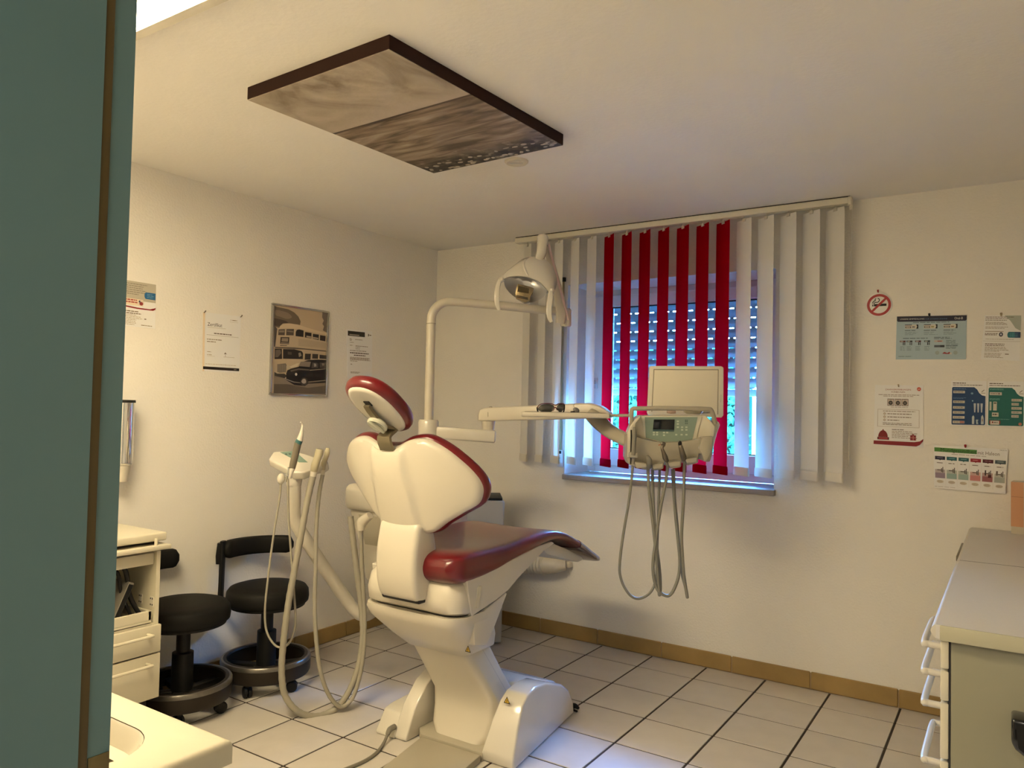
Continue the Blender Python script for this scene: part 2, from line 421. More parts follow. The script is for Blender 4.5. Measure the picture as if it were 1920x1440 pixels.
# vertical blind
vb = thing('vertical_blind', 'vertical blind with white and red fabric slats hanging in front of the window', 'blind', (1.70, -.08, 2.5))
RL0, RL1 = .715, 2.708
B().box(RL0, RL1, -.105, -.05, 2.462, 2.494, .003, 1).obj('head_rail', mat('cream_rail', (.68, .64, .54), .4), vb, smooth=False)
B().box(RL0 + .003, RL1 - .003, -.098, -.055, 2.4935, 2.5).obj('shadow_gap', M_dark, vb, smooth=False)
B().box(RL1 - .012, RL1 + .006, -.107, -.048, 2.455, 2.496, .004).box(RL1 - .006, RL1 + .006, -.09, -.07, 2.43, 2.46, .002).obj('end_cap', M_plast2, vb)
M_slw = fabric('white_slat_fabric', (.84, .82, .78), .22)
M_slr = fabric('red_slat_fabric', (.34, .0008, .006), .42)
M_hemw = fabric('white_hem', (.80, .76, .68), .06)
M_hemr = fabric('red_hem', (.25, .0008, .006), .14)
TH = math.radians(37)
ZT, ZB = 2.448, 1.072
def slat_pts(wd, bow, z): return [(u * wd, bow * (1 - (2 * u) ** 2), z) for u in (-.5, -.25, 0, .25, .5)]
def make_slat(m, mh):
    b = B()
    b.loft([slat_pts(.124, .004, ZT), slat_pts(.127, .002, ZT - .03), slat_pts(.127, .003, ZB + .25), slat_pts(.127, .003, ZB + .045)], False, closed=False)
    o = b.obj('slat', m, vb, angle=180)
    b = B()
    b.loft([[(x * 1.0, y - .0035, z) for x, y, z in slat_pts(.127, .0, ZB + .046)], [(x, y - .005, z) for x, y, z in slat_pts(.127, .0, ZB + .03)], [(x, y - .0045, z) for x, y, z in slat_pts(.129, .0, ZB)],
            [(x, y + .0045, z) for x, y, z in slat_pts(.129, .0, ZB)], [(x, y + .005, z) for x, y, z in slat_pts(.127, .0, ZB + .03)], [(x, y + .0035, z) for x, y, z in slat_pts(.127, .0, ZB + .046)]], False, closed=False)
    q = b.obj('hem_weight', mh, o, angle=60); q.parent = o
    h = B().box(-.012, .012, -.002, .002, ZT - .012, ZT + .003).tube([(0, 0, ZT), (0, 0, 2.464)], .003, 6).obj('hook', M_plast2, o, smooth=False)
    return o
protos = {}
for i in range(-5, 12):
    x = 1.373 + .1146 * i
    red = 0 <= i <= 6
    if red not in protos:
        o = make_slat(M_slr if red else M_slw, M_hemr if red else M_hemw); protos[red] = o
        # meshes were written relative to the blind's base; bring them to the slat's own axis
        for q in [o] + list(o.children):
            q.data.transform(Matrix.Translation(WORLD[vb]))
    else:
        s = protos[red]; o = s.copy(); COL.objects.link(o)
        for ch in s.children:
            c = ch.copy(); COL.objects.link(c); c.parent = o
    o.parent = vb
    o.location = (x - WORLD[vb].x, -.08 - WORLD[vb].y, -WORLD[vb].z)
    o.rotation_euler = (0, 0, -TH + math.radians(random.uniform(-1.5, 1.5)))
b = B()
b.tube([(2.708, -.085, 2.44), (2.707, -.085, 1.9), (2.708, -.084, 1.30), (2.706, -.083, 1.175), (2.702, -.075, 1.16), (2.700, -.065, 1.18), (2.700, -.062, 1.6), (2.704, -.062, 2.44)], .0016, 5)
b.obj('pull_cord', M_plast2, vb, kind=None)

# shutter belt on the wall left of the window
st = thing('shutter_belt', 'tan shutter pull belt with winder box on the wall left of the window', 'belt', (1.03, 0, 1.1))
b = B().box(1.020, 1.034, -.010, -.0085, 1.135, 2.21); b.obj('belt', mat('tan_webbing', (.33, .25, .13), .8, bump=.2, bscale=900, var=.1), st, smooth=False)
B().box(1.014, 1.040, -.020, 0, 2.205, 2.232, .003).obj('guide', M_blackp, st)
B().box(1.008, 1.046, -.016, 0, 1.045, 1.150, .004).obj('winder_cover', M_pvc, st)
B().box(1.016, 1.038, -.0175, -.0155, 1.128, 1.146, .001).obj('slot', M_blackp, st)
B().box(1.025, 1.030, -.0172, -.0155, 1.098, 1.103).obj('screw', M_blackp, st)
# ================================================================ DENTAL CHAIR
CX = 1.375
ch = thing('dental_chair', 'dental chair with oxblood red upholstery and cream shell seen from behind', 'dental chair', (CX, -1.4, 0))
def sring(y, zt, zb, hw, n=4.5, cx=1.388, seg=28, belly=0):
    out = []
    for k in range(seg):
        a = 2 * math.pi * k / seg; c, s = math.cos(a), math.sin(a)
        x = math.copysign(abs(c) ** (2 / n), c) * hw; z = math.copysign(abs(s) ** (2 / n), s)
        out.append((cx + x, y, (zt + zb) / 2 + z * (zt - zb) / 2 - (belly * (1 - (x / hw) ** 2) if s > 0 else 0)))
    return out
def interp(st, y):
    for a, b_ in zip(st, st[1:]):
        if a[0] <= y <= b_[0]:
            f = (y - a[0]) / (b_[0] - a[0]); f = f
            return [p + (q - p) * f for p, q in zip(a[1:], b_[1:])]
SEAT = [(-1.862, .800, .775, .11), (-1.852, .825, .750, .150), (-1.825, .845, .727, .185), (-1.775, .855, .716, .212), (-1.70, .854, .716, .236), (-1.57, .848, .730, .247), (-1.45, .848, .757, .249),
        (-1.30, .858, .778, .249), (-1.18, .862, .795, .248), (-1.08, .852, .797, .246), (-.98, .825, .778, .245), (-.85, .772, .730, .240), (-.72, .708, .672, .232), (-.62, .662, .632, .222), (-.585, .648, .626, .210), (-.572, .640, .631, .19)]
def station(seq): return [Vector(s) for s in seq]
def seat_sections(st, n=5):
    Q = []
    for i in range(len(st) - 1):
        a, b_, c, d = st[max(i - 1, 0)], st[i], st[i + 1], st[min(i + 2, len(st) - 1)]
        for k in range(n):
            t = k / n
            Q.append([.5 * ((2 * b_[j]) + (c[j] - a[j]) * t + (2 * a[j] - 5 * b_[j] + 4 * c[j] - d[j]) * t * t + (3 * b_[j] - a[j] - 3 * c[j] + d[j]) * t ** 3) for j in range(4)])
    Q.append(list(st[-1])); return Q
Q = seat_sections(SEAT, 3)
def seat_cx(y, hw):
    r_ = 1.637 - .047 * max(0, (-1.80 - y) / .062) ** 2 if y < -1.80 else 1.637
    f = max(0, min(1, (-1.45 - y) / .2)); return (r_ - hw) * f + 1.388 * (1 - f)
seat = B().loft([sring(q[0], q[1], q[2], q[3], cx=seat_cx(q[0], q[3]), belly=.012) for q in Q]).obj('seat_cushion', M_red, ch, angle=60)
M_cover = mat('mauve_vinyl_cover', (.12, .075, .078), .22, coat=.5, var=.05)
FQ = [q for q in Q if q[0] > -.86]
B().loft([sring(q[0] - (.0 if i else 0), q[1] + .004, q[2] - .004, q[3] + .004) for i, q in enumerate(FQ)] + [sring(-.566, .646, .628, .20)]).obj('foot_cover', M_cover, ch, angle=60, label='greyish clear vinyl sleeve over the foot end')
# seat pan under the cushion
pan = [(-1.775, .742), (-1.755, .66), (-1.735, .594), (-1.57, .624), (-1.48, .648), (-1.39, .690), (-1.31, .722), (-1.19, .772), (-1.10, .790), (-1.13, .802), (-1.25, .798), (-1.42, .775), (-1.60, .755)]
B().prism(pan, CX - .246, CX + .2525, 'x', .003, 1).obj('seat_pan', M_plast2, ch)
B().prism([(-1.715, .62), (-1.695, .618), (-1.675, .70), (-1.70, .705)], CX + .250, CX + .2555, 'x', .002).obj('side_latch', M_lam, ch)
# leg-rest carrier under the foot end
B().prism([(-1.16, .775), (-1.04, .775), (-.92, .735), (-.76, .672), (-.74, .655), (-.80, .652), (-.98, .70), (-1.10, .735)], CX - .20, CX + .215, 'x', .006).obj('leg_rest_shell', M_plast2, ch)
# housing behind and under the seat
def hring(x0, x1, y0, y1, z, r): return [(x, y, z) for x, y in rrect((x0 + x1) / 2, (y0 + y1) / 2, (x1 - x0) / 2, (y1 - y0) / 2, r, 6)]
hs = B().loft([hring(CX - .225, CX + .225, -1.80, -1.60, .735, .05), hring(CX - .240, CX + .240, -1.825, -1.58, .715, .07), hring(CX - .250, CX + .248, -1.835, -1.56, .66, .075), hring(CX - .250, CX + .248, -1.825, -1.57, .612, .075), hring(CX - .238, CX + .238, -1.805, -1.58, .600, .075)])
hs.obj('upper_housing', M_plast, ch, angle=50)
sk = B().loft([hring(CX - .256, CX + .246, -1.83, -1.56, .594, .08), hring(CX - .264, CX + .248, -1.83, -1.55, .575, .085), hring(CX - .258, CX + .244, -1.815, -1.52, .545, .085), hring(CX - .200, CX + .215, -1.745, -1.46, .465, .08), hring(CX - .150, CX + .175, -1.675, -1.43, .405, .05)])
sk.obj('lower_housing', M_plast, ch, angle=50)
B().loft([hring(CX - .232, CX + .232, -1.80, -1.59, .601, .07), hring(CX - .232, CX + .232, -1.80, -1.59, .592, .07)]).obj('seam', M_dark, ch)
WG = [(-1.72, .585), (-1.66, .592), (-1.49, .640), (-1.474, .636), (-1.56, .52), (-1.62, .45), (-1.70, .47)]
B().prism(WG, CX - .24, CX + .246, 'x', .008, 2).obj('housing_wing', M_plast, ch, angle=40)
B().prism([(-1.73, .588), (-1.66, .597), (-1.50, .643), (-1.50, .650), (-1.66, .605), (-1.73, .596)], CX - .235, CX + .240, 'x').obj('wing_seam', M_dark, ch, smooth=False)
# leaning column
def cring(z, yb, yf, x0, x1, r=.035): return [(x, y, z) for x, y in rrect((x0 + x1) / 2, (yb + yf) / 2, (x1 - x0) / 2, (yf - yb) / 2, r, 4)]
col = B().loft([cring(.50, -1.70, -1.47, 1.21, 1.53), cring(.40, -1.635, -1.45, 1.222, 1.53), cring(.30, -1.592, -1.42, 1.255, 1.572), cring(.20, -1.552, -1.38, 1.287, 1.615), cring(.13, -1.556, -1.33, 1.293, 1.622), cring(.07, -1.578, -1.30, 1.303, 1.615), cring(.034, -1.602, -1.30, 1.330, 1.592, .05)])
col.obj('column', M_plast, ch, angle=40)
b = B(); b.poly([(1.5325, -1.545, .42), (1.5325, -1.541, .42), (1.6175, -1.447, .205), (1.6175, -1.451, .205)]); b.obj('column_seam', mat('seam_shadow', (.45, .42, .36), .6), ch, smooth=False)
# base: two fairings, front dome, plate
FR = [(-1.632, 0), (-1.640, .04), (-1.604, .15), (-1.562, .225), (-1.515, .256), (-1.44, .262), (-1.33, .245), (-1.156, .184), (-1.07, .132), (-1.01, .06), (-.998, .012), (-1.0, 0)]
SHR = Matrix(((1, -.125, 0, -.125 * 1.6), (0, 1, 0, 0), (0, 0, 1, 0), (0, 0, 0, 1)))
b = B().prism(FR, 1.605, 1.765, 'x', .024, 4)
for v in b.bm.verts: v.co.x += .22 * v.co.z * (1.765 - v.co.x) / .16
b.bm.transform(SHR)
b.obj('base_fairing', M_gloss, ch, angle=45)
FL = [(-1.69, 0), (-1.694, .012), (-1.640, .092), (-1.60, .102), (-1.43, .110), (-1.37, .155), (-1.29, .205), (-1.20, .20), (-1.1, .15), (-1.0, .05), (-.98, 0)]
B().prism(FL, 1.10, 1.205, 'x', .012, 3).obj('base_fairing', M_gloss, ch, angle=45)
FI = [(-1.682, 0), (-1.686, .012), (-1.630, .125), (-1.555, .205), (-1.46, .255), (-1.30, .26), (-1.20, .22), (-1.1, .15), (-1.0, .05), (-.98, 0)]
B().prism(FI, 1.195, 1.265, 'x', .010, 3).obj('inner_fairing', M_gloss, ch, angle=45)
FD = [(-1.40, 0), (-1.40, .235), (-1.287, .233), (-1.13, .180), (-1.03, .122), (-.975, .055), (-.960, 0)]
B().prism(FD, 1.20, 1.67, 'x', .03, 4).obj('front_dome', M_gloss, ch, angle=45)
B().prism([(1.315, -1.650), (1.625, -1.640), (1.615, -1.34), (1.265, -1.34), (1.265, -1.60)], 0, .036, 'z', .004).obj('base_plate', M_beige, ch)
B().prism([(1.322, -1.655), (1.622, -1.645), (1.70, -2.22), (1.43, -2.22)], 0, .030, 'z', .006).obj('foot_plate', M_beige, ch)
# warning triangles
M_yel = mat('warning_yellow', (.62, .40, .03), .5)
def tri(px, py, ax, v, s):
    c = pl(px, py, ax, v)
    a = Vector((0, 1, 0)) if ax == 0 else Vector((1, 0, 0)); z = Vector((0, 0, 1))
    e = Vector((.0015, 0, 0)) if ax == 0 else Vector((0, -.0015, 0))
    b = B(); b.poly([c + e + a * -s * .55 - z * s * .45, c + e + a * s * .55 - z * s * .45, c + e + z * s * .55], 0)
    b.poly([c + e * 1.3 + a * -s * .36 - z * s * .33, c + e * 1.3 + a * s * .36 - z * s * .33, c + e * 1.3 + z * s * .34], 1)
    b.poly([c + e * 1.6 + a * -s * .07 - z * s * .24, c + e * 1.6 + a * s * .07 - z * s * .24, c + e * 1.6 + a * s * .05 + z * s * .12, c + e * 1.6 - a * s * .05 + z * s * .12], 0)
    b.obj('warning_sticker', [M_blackp, M_yel], ch, smooth=False)
tri(951, 1313, 1, -1.578, .028)
tri(878, 1217, 1, -1.70, .026)
# hinge cover between seat and back
HG = [(-1.885, .955), (-1.905, .90), (-1.915, .82), (-1.912, .74), (-1.897, .682), (-1.872, .652), (-1.80, .655), (-1.765, .70), (-1.765, .80), (-1.785, .90), (-1.82, .955)]
B().prism(catmull([(p[0], p[1], 0) for p in HG], 3, True), CX - .100, CX + .105, 'x', .022, 4, ang=.9).obj('hinge_cover', M_plast, ch, angle=40)
B().prism([(-1.875, .96), (-1.895, .90), (-1.89, .70), (-1.87, .640), (-1.80, .640), (-1.80, .96)], CX - .098, CX + .098, 'x', .01).obj('hinge_gap', M_dark, ch)

# backrest: outline read on a reclined surface whose wings wrap forward
TH_B = math.radians(12.5); BP = Vector((CX, -1.872, .948))
BV = Vector((0, -math.sin(TH_B), math.cos(TH_B))); BN = Vector((0, math.cos(TH_B), math.sin(TH_B))); KW = .85
def on_back(px, py):
    d = ray(px, py); t = 0
    for _ in range(12):
        o = BP + BN * t; p = CAM + d * ((o - CAM).dot(BN) / d.dot(BN)); u = p.x - CX; t = KW * u * u
    return (u, (p - BP).dot(BV))
OUT = [(740, 497), (700, 480), (640, 441), (585, 440), (548, 466), (531, 515), (530, 570), (546, 632), (590, 720), (640, 810), (700, 900), (745, 947), (800, 985), (880, 1003), (970, 1008), (1040, 998), (1105, 950), (1200, 892), (1285, 842), (1312, 785), (1308, 730), (1270, 668), (1200, 598), (1100, 518), (1000, 462), (940, 452), (880, 463), (815, 495)]
OUT = [on_back(480 + x / 3.131, 680 + y / 3.131) for x, y in OUT]
OUT = [(v.x, v.y) for v in catmull([(a, c, 0) for a, c in OUT], 4, True)]
OC = (0.0, .17)
def norms(P):
    n = len(P); out = []
    for i in range(n):
        a, b_ = P[(i - 1) % n], P[(i + 1) % n]; t = Vector((b_[0] - a[0], b_[1] - a[1])).normalized()
        out.append((-t.y, t.x) if False else (t.y, -t.x))
    # outward check
    c = OC; s = sum((p[0] - c[0]) * q[0] + (p[1] - c[1]) * q[1] for p, q in zip(P, out))
    return out if s > 0 else [(-a, -b_) for a, b_ in out]
NO = norms(OUT)
def B3(u, v, h): return BP + Vector((1, 0, 0)) * u + BV * v + BN * (h + KW * u * u)
def smooth01(t): t = max(0, min(1, t)); return t * t * (3 - 2 * t)
def spine(u, v):
    f = (v + .04) / .36; hw = .098 + (.072 - .098) * f; c = -.005 - .022 * f
    return -.016 * smooth01((hw + .022 - abs(u - c)) / .024) * smooth01((.315 - v) / .03)
rings = []
for d, h in ((-.004, .05), (0, .03), (.0, .012), (-.004, .004), (-.012, -.001)):
    rings.append([B3(p[0] + n[0] * d, p[1] + n[1] * d, h) for p, n in zip(OUT, NO)])
for s in (.93, .87, .81, .75, .69, .63, .57, .51, .45, .39, .33, .27, .21, .15, .09, .04):
    rr = []
    for p in OUT:
        u = OC[0] + (p[0] - OC[0]) * s; v = OC[1] + (p[1] - OC[1]) * s
        rr.append(B3(u, v, -.001 - .016 * (1 - s * s) + spine(u, v)))
    rings.append(rr)
B().loft(rings).obj('back_shell', M_plast, ch, angle=50)
rings = []
for d, h in ((-.05, .03), (-.002, .024), (.007, .032), (.010, .046), (.008, .062), (.0, .074), (-.02, .084), (-.05, .09)):
    rings.append([B3(p[0] + n[0] * d, p[1] + n[1] * d, h) for p, n in zip(OUT, NO)])
for s in (.7, .5, .3, .1):
    rings.append([B3(OC[0] + (p[0] - OC[0]) * s, OC[1] + (p[1] - OC[1]) * s, .094) for p in OUT])
B().loft(rings).obj('back_cushion', M_red, ch, angle=60)

# headrest
hd_t = math.radians(54); HC = Vector((CX - .005, -2.027, 1.385))
HV = Vector((0, -math.sin(hd_t), math.cos(hd_t))); HN = Vector((0, math.cos(hd_t), math.sin(hd_t)))
def H3(u, v, h): return HC + Vector((1, 0, 0)) * u + HV * v + HN * h
def ell(a, b_, h, n=2.3, seg=40, wrap=0.0, dv=0):
    out = []
    for k in range(seg):
        t = 2 * math.pi * k / seg; c, s = math.cos(t), math.sin(t)
        u = math.copysign(abs(c) ** (2 / n), c) * a; v = math.copysign(abs(s) ** (2 / n), s) * b_ + dv
        out.append(H3(u, v, h + wrap * u * u))
    return out
B().loft([ell(.097, .139, .02), ell(.097, .139, .008), ell(.092, .134, .001), ell(.08, .122, -.002), ell(.05, .09, -.003), ell(.02, .04, -.003), ell(.004, .008, -.003)]).obj('headrest_shell', M_gloss, ch, angle=50)
B().loft([ell(.09, .13, .006), ell(.104, .144, .008), ell(.114, .153, .018), ell(.117, .156, .034), ell(.111, .150, .052), ell(.092, .130, .066), ell(.06, .09, .073), ell(.02, .03, .075)]).obj('headrest_cushion', M_red, ch, angle=60)
def hbox(u0, u1, v0, v1, h0, h1, bev=0):
    m = Matrix(((1, HV.x, HN.x, HC.x), (0, HV.y, HN.y, HC.y), (0, HV.z, HN.z, HC.z), (0, 0, 0, 1)))
    return B().box(u0, u1, v0, v1, h0, h1, bev, m=m)
hbox(-.014, .014, .040, .066, -.0065, -.002).obj('bracket_slot', M_dark, ch)
stp = [(-.006, .048, -.010), (-.006, .02, -.016), (-.004, -.03, -.020), (-.002, -.075, -.018), (0, -.115, -.002)]
P = [H3(*p) for p in stp] + [Vector((CX - .012, -1.972, 1.285)), Vector((CX - .012, -1.952, 1.235))]
Q2 = catmull(P, 4)
rr = []
for i, q in enumerate(Q2):
    d = (Q2[min(i + 1, len(Q2) - 1)] - Q2[max(i - 1, 0)]).normalized(); xx = Vector((1, 0, 0)); nn = d.cross(xx)
    hw = .014 + .019 * smooth01((i - 8) / 14)
    rr.append([q + xx * hw - nn * .006, q + xx * hw + nn * .006, q - xx * hw + nn * .006, q - xx * hw - nn * .006])
B().loft(rr).obj('headrest_bracket', M_brass, ch, angle=30)
km = Matrix.Translation(H3(-.012, -.048, -.022)) @ Matrix(((1, HV.x, -HN.x, 0), (0, HV.y, -HN.y, 0), (0, HV.z, -HN.z, 0), (0, 0, 0, 1)))
kb = B().lathe([(.001, -.004), (.034, -.004), (.041, .003), (.042, .011), (.037, .017), (.028, .014), (.015, .010), (.002, .009)], 28, km)
kb.box(-.006, .006, -.040, .040, .006, .024, .004, m=km @ Matrix.Rotation(math.radians(20), 4, 'Z'))
kb.obj('lock_knob', mat('pale_knob', (.46, .46, .37), .25, coat=.4), ch)
# mains cable leaving the left fairing
c0 = pl(735, 1387, 1, -1.69)
B().tube([(c0.x, -1.675, .045), (c0.x, -1.705, .043), (c0.x + .005, -1.725, .03)], [.012, .012, .009], 10).obj('cable_gland', M_hosed, ch)
B().tube([(c0.x + .003, -1.72, .034), (c0.x + .018, -1.76, .012), (c0.x + .05, -1.84, .007), (c0.x + .06, -1.93, .007), (c0.x + .04, -2.05, .007)], .0065, 8).obj('mains_cable', M_hosed, ch)
b = B(); pc = pl(1078, 1325, 2, .01)
b.tube([(pc.x - .03, pc.y - .0, .012), (pc.x, pc.y, .014), (pc.x + .022, pc.y - .004, .008)], [.010, .012, .006], 8)
b.tube([(pc.x + .01, pc.y - .03, .006), (pc.x + .03, pc.y - .034, .006)], .005, 6)
tag(b.obj('plug', M_blackp), 'small black plug end on the floor at the front of the chair base', 'plug')

# ================================================================ TREATMENT UNIT (block, body, post with light boom)
PX_, PY_ = .818, -1.047
tu = thing('treatment_unit', 'cream treatment unit with white block and tall bent post left of the chair', 'dental unit', (.80, -1.12, .35))
bx = [(.60, -1.395), (.98, -1.395), (1.02, -1.30), (1.02, -.95), (.62, -.95)]
B().box(.585, 1.0, -1.42, -.93, .880, 1.012, .035, 4).obj('spittoon_block', M_plast2, tu, angle=45)
B().prism([(.60, .882), (.605, .86), (.68, .69), (.72, .55), (.79, .50), (1.02, .50), (1.02, .885)], -1.385, -.95, 'y', .012, 3).obj('unit_body', M_plast2, tu, angle=40)
B().prism([(.665, .862), (.92, .862), (.92, .72), (.715, .72)], -1.3875, -1.384, 'y').obj('holder_recess', M_beige, tu, smooth=False)
B().prism([(.80, .50), (1.02, .50), (1.02, .36), (.93, .34), (.86, .40), (.83, .47)], -1.36, -1.0, 'y', .012).obj('lower_bracket', M_plast2, tu, angle=40)
B().box(.95, 1.125, -1.45, -1.20, .52, .61, .02, 3).obj('chair_coupling', M_plast2, tu)
B().lathe([(.001, .87), (.022, .87), (.022, .905), (.001, .905)], 16, Matrix.Translation((.715, -1.36, -.012))).obj('hose_outlet', M_beige, tu)
ax_ = Vector((PX_, PY_, 0))
# post bends over into the light boom
BD = (Vector((1.284, -.525, 0)) - ax_).normalized()
pz = 1.965
path = [ax_ + Vector((0, 0, 1.0)), ax_ + Vector((0, 0, 1.35)), ax_ + Vector((0, 0, 1.75)), ax_ + Vector((0, 0, 1.845))]
for a in (20, 45, 70): path.append(ax_ + BD * (.105 * (1 - math.cos(math.radians(a)))) + Vector((0, 0, 1.860 + .105 * math.sin(math.radians(a)))))
path += [ax_ + BD * .115 + Vector((0, 0, pz)), ax_ + BD * .3 + Vector((0, 0, pz - .004)), ax_ + BD * .705 + Vector((0, 0, pz - .020))]
B().tube(path, .0235, 16, 5).obj('post', M_plast, tu, angle=50)
B().lathe([(.024, 0), (.0255, .001), (.0255, .004), (.024, .005)], 20, Matrix.Translation((PX_, PY_, 1.84))).obj('joint_ring', M_beige, tu)
B().lathe([(.001, 1.235), (.050, 1.235), (.054, 1.242), (.054, 1.325), (.048, 1.336), (.001, 1.336)], 24, Matrix.Translation((PX_, PY_, 0))).obj('swivel_collar', M_gloss, tu)

# ================================================================ OPERATING LAMP
ol = thing('operating_lamp', 'dental operating light with reflector and two curved handles on its sprung arm', 'lamp', (1.28, -.6, 1.9))
E0 = ax_ + BD * .70 + Vector((0, 0, pz - .02))
lf = Frame(985, 530, 3.9, .5815)
def LP(px, py, out=0): return lf.w(px, py, out)
hubp = dp(1061, 597, 4.17)
B().lathe([(.001, -.045), (.026, -.045), (.030, -.038), (.030, .045), (.022, .055), (.001, .055)], 18, Matrix.Translation(hubp)).obj('elbow', M_gloss, ol)
b = B(); a0 = dp(1061, 600, 4.15); a1 = dp(1022, 452, 3.96)
def flatbar(b, P, ws, hs, side):
    rr = []
    for i, q in enumerate(P):
        d = (P[min(i + 1, len(P) - 1)] - P[max(i - 1, 0)]).normalized(); s = (side - d * side.dot(d)).normalized(); n = d.cross(s)
        rr.append([q + (s * math.copysign(abs(math.cos(t)) ** .55, math.cos(t)) * ws[i] + n * math.copysign(abs(math.sin(t)) ** .55, math.sin(t)) * hs[i]) for t in [2 * math.pi * k / 16 for k in range(16)]])
    b.loft(rr); return b
P = [dp(1050, 606, 4.14), dp(1053, 585, 4.13), dp(1046, 545, 4.09), dp(1036, 505, 4.04), dp(1026, 468, 3.98), dp(1021, 452, 3.96)]
flatbar(b, P, [.024, .030, .026, .021, .017, .014], [.02, .026, .024, .02, .018, .015], lf.u).obj('spring_arm', M_plast, ol, angle=60)
P = [dp(1066, 600, 4.10), dp(1058, 570, 4.08), dp(1047, 530, 4.03), dp(1036, 487, 3.97), dp(1029, 458, 3.93)]
flatbar(B(), P, [.006] * 5, [.010] * 5, lf.u).obj('spring_arm_rod', mat('rose_tinted_plastic', (.62, .46, .45), .35), ol, angle=60)
tp = dp(1017.5, 450, 3.93)
B().lathe([(.001, -.030), (.029, -.030), (.029, .012), (.022, .026), (.010, .030), (.001, .030)], 20, Matrix.Translation(tp)).obj('top_joint', M_gloss, ol)
B().tube([LP(1017, 458, .0), LP(1015, 474, .01), LP(1009, 490, .02), LP(1006, 504, .02)], [.026, .026, .020, .024], 14).obj('neck', M_gloss, ol)
# lamp head: dome built as lofted outline rings from back to the open front
def lring(L, out): return [lf.w(x, y, out) for x, y in L]
R0 = [(945, 524), (952, 519), (962, 518), (975, 518.5), (990, 520), (1004, 524), (1016, 531), (1024, 540), (1026, 547), (1020, 557), (1008, 564), (994, 568), (980, 565), (966, 558), (954, 548), (946, 536)]
def shift(L, s, dx, dy):
    cx = sum(p[0] for p in L) / len(L); cy = sum(p[1] for p in L) / len(L)
    return [(cx + (x - cx) * s + dx, cy + (y - cy) * s + dy) for x, y in L]
def dense(L): return [(v.x, v.y) for v in catmull([(x, y, 0) for x, y in L], 2, True)]
RD = dense(R0)
top = [(x, y - (14 if y < 545 else 0)) for x, y in RD]
RIM = [(939, 527), (945, 522.5), (953, 519), (963, 517.5), (975, 517), (988, 519), (1001, 522.5), (1013, 529), (1022, 538), (1028, 546), (1031, 552)]
MID = [(938.5, 524), (944, 516), (953, 508), (965, 502), (978, 499), (991, 500), (1005, 503), (1020, 510), (1032, 523), (1037, 538), (1036, 551)]
TOP = [(940, 521), (951, 510), (963, 499), (974, 489), (986, 483), (1000, 481), (1016, 483), (1033, 496), (1043, 516), (1044, 533), (1039, 548)]
rings = []
for k in range(len(RIM)):
    e = .35 if k in (0, len(RIM) - 1) else 1
    r_, m_, t_ = RIM[k], MID[k], TOP[k]
    rings.append([lf.w(r_[0], r_[1], .105), lf.w(m_[0], m_[1], .088), lf.w((m_[0] * .5 + t_[0] * .5), m_[1] * .5 + t_[1] * .5 - 1.5 * e, .060), lf.w(t_[0], t_[1], .015),
                  lf.w(t_[0] * .75 + 987 * .25, t_[1] * .75 + 525 * .25, -.035 * e), lf.w(r_[0] * .8 + 987 * .2, r_[1] * .8 + 530 * .2, .01), lf.w(r_[0] * .97 + 987 * .03, r_[1] + 1.5, .075), lf.w(r_[0], r_[1] + 1.5, .100)])
DR = []
cols = [catmull([rg[q] for rg in rings], 3) for q in range(8)]
B().loft([[cols[q][k] for q in range(8)] for k in range(len(cols[0]))]).obj('lamp_shell', M_gloss, ol, angle=50)
rings = [lring(shift(RD, .985, 0, 0), .101), lring(shift(RD, .93, 0, -2), .085), lring(shift(RD, .75, 1, -5), .055), lring(shift(RD, .5, 2, -8), .035), lring(shift(RD, .2, 3, -9), .028)]
B().loft(rings, caps=False).loft([lring(shift(RD, .2, 3, -9), .028), lring(shift(RD, .01, 3, -9), .027)], caps=False).obj('reflector', mat('faceted_reflector', (.70, .70, .73), .34, metal=.85), ol, angle=30)
B().tube([lf.w(985, 487, .045), lf.w(982, 495, .075), lf.w(984, 505, .092), lf.w(990, 517, .105)], [.004, .006, .007, .004], 8).obj('front_rib', M_gloss, ol)
b = B()
b.prism(lf.pts([(968, 541), (971, 533), (993, 538), (1001, 541), (999, 550), (995, 554), (993, 566), (984, 568), (968, 559), (966, 552)], .10), .06, .115, 'z', .003, m=lf.m)
b.obj('bulb_holder', mat('bronze_bulb_holder', (.26, .20, .11), .3, metal=.7, var=.4, vscale=80), ol)
B().prism(lf.pts([(972, 536), (992, 541), (991, 550), (970, 547)], .117), .114, .118, 'z', m=lf.m).obj('bulb_shield', mat('dark_bronze', (.10, .075, .04), .25, metal=.8), ol)
b = B()
for y in (553.5, 556): b.prism(lf.pts([(968, y), (990, y + 4.5), (990, y + 6), (968, y + 1.5)], .117), .114, .1185, 'z', m=lf.m)
b.obj('vent_slot', M_dark, ol, smooth=False, kind='stuff')
def handle(L, w):
    P = [LP(*p) for p in L]
    b = B(); flatbar(b, catmull(P, 4), *( [[w * (.75 + .5 * math.sin(math.pi * i / (4 * (len(P) - 1)))) for i in range(4 * (len(P) - 1) + 1)]] + [[.007] * (4 * (len(P) - 1) + 1)]), lf.u); return b
handle([(938, 524, .10), (934, 534, .12), (931.5, 550, .135), (932, 568, .135), (936, 581, .125)], .011).obj('grip_handle', M_gloss, ol, angle=60)
handle([(1033, 543, .10), (1032, 556, .12), (1029.5, 575, .135), (1030, 592, .135), (1034, 603, .125)], .012).obj('grip_handle', M_gloss, ol, angle=60)
for (x, y) in ((940, 524), (1035, 545)):
    B().ball(LP(x, y, .10), .014, .014, .016, 12).obj('handle_pivot', M_plast, ol)

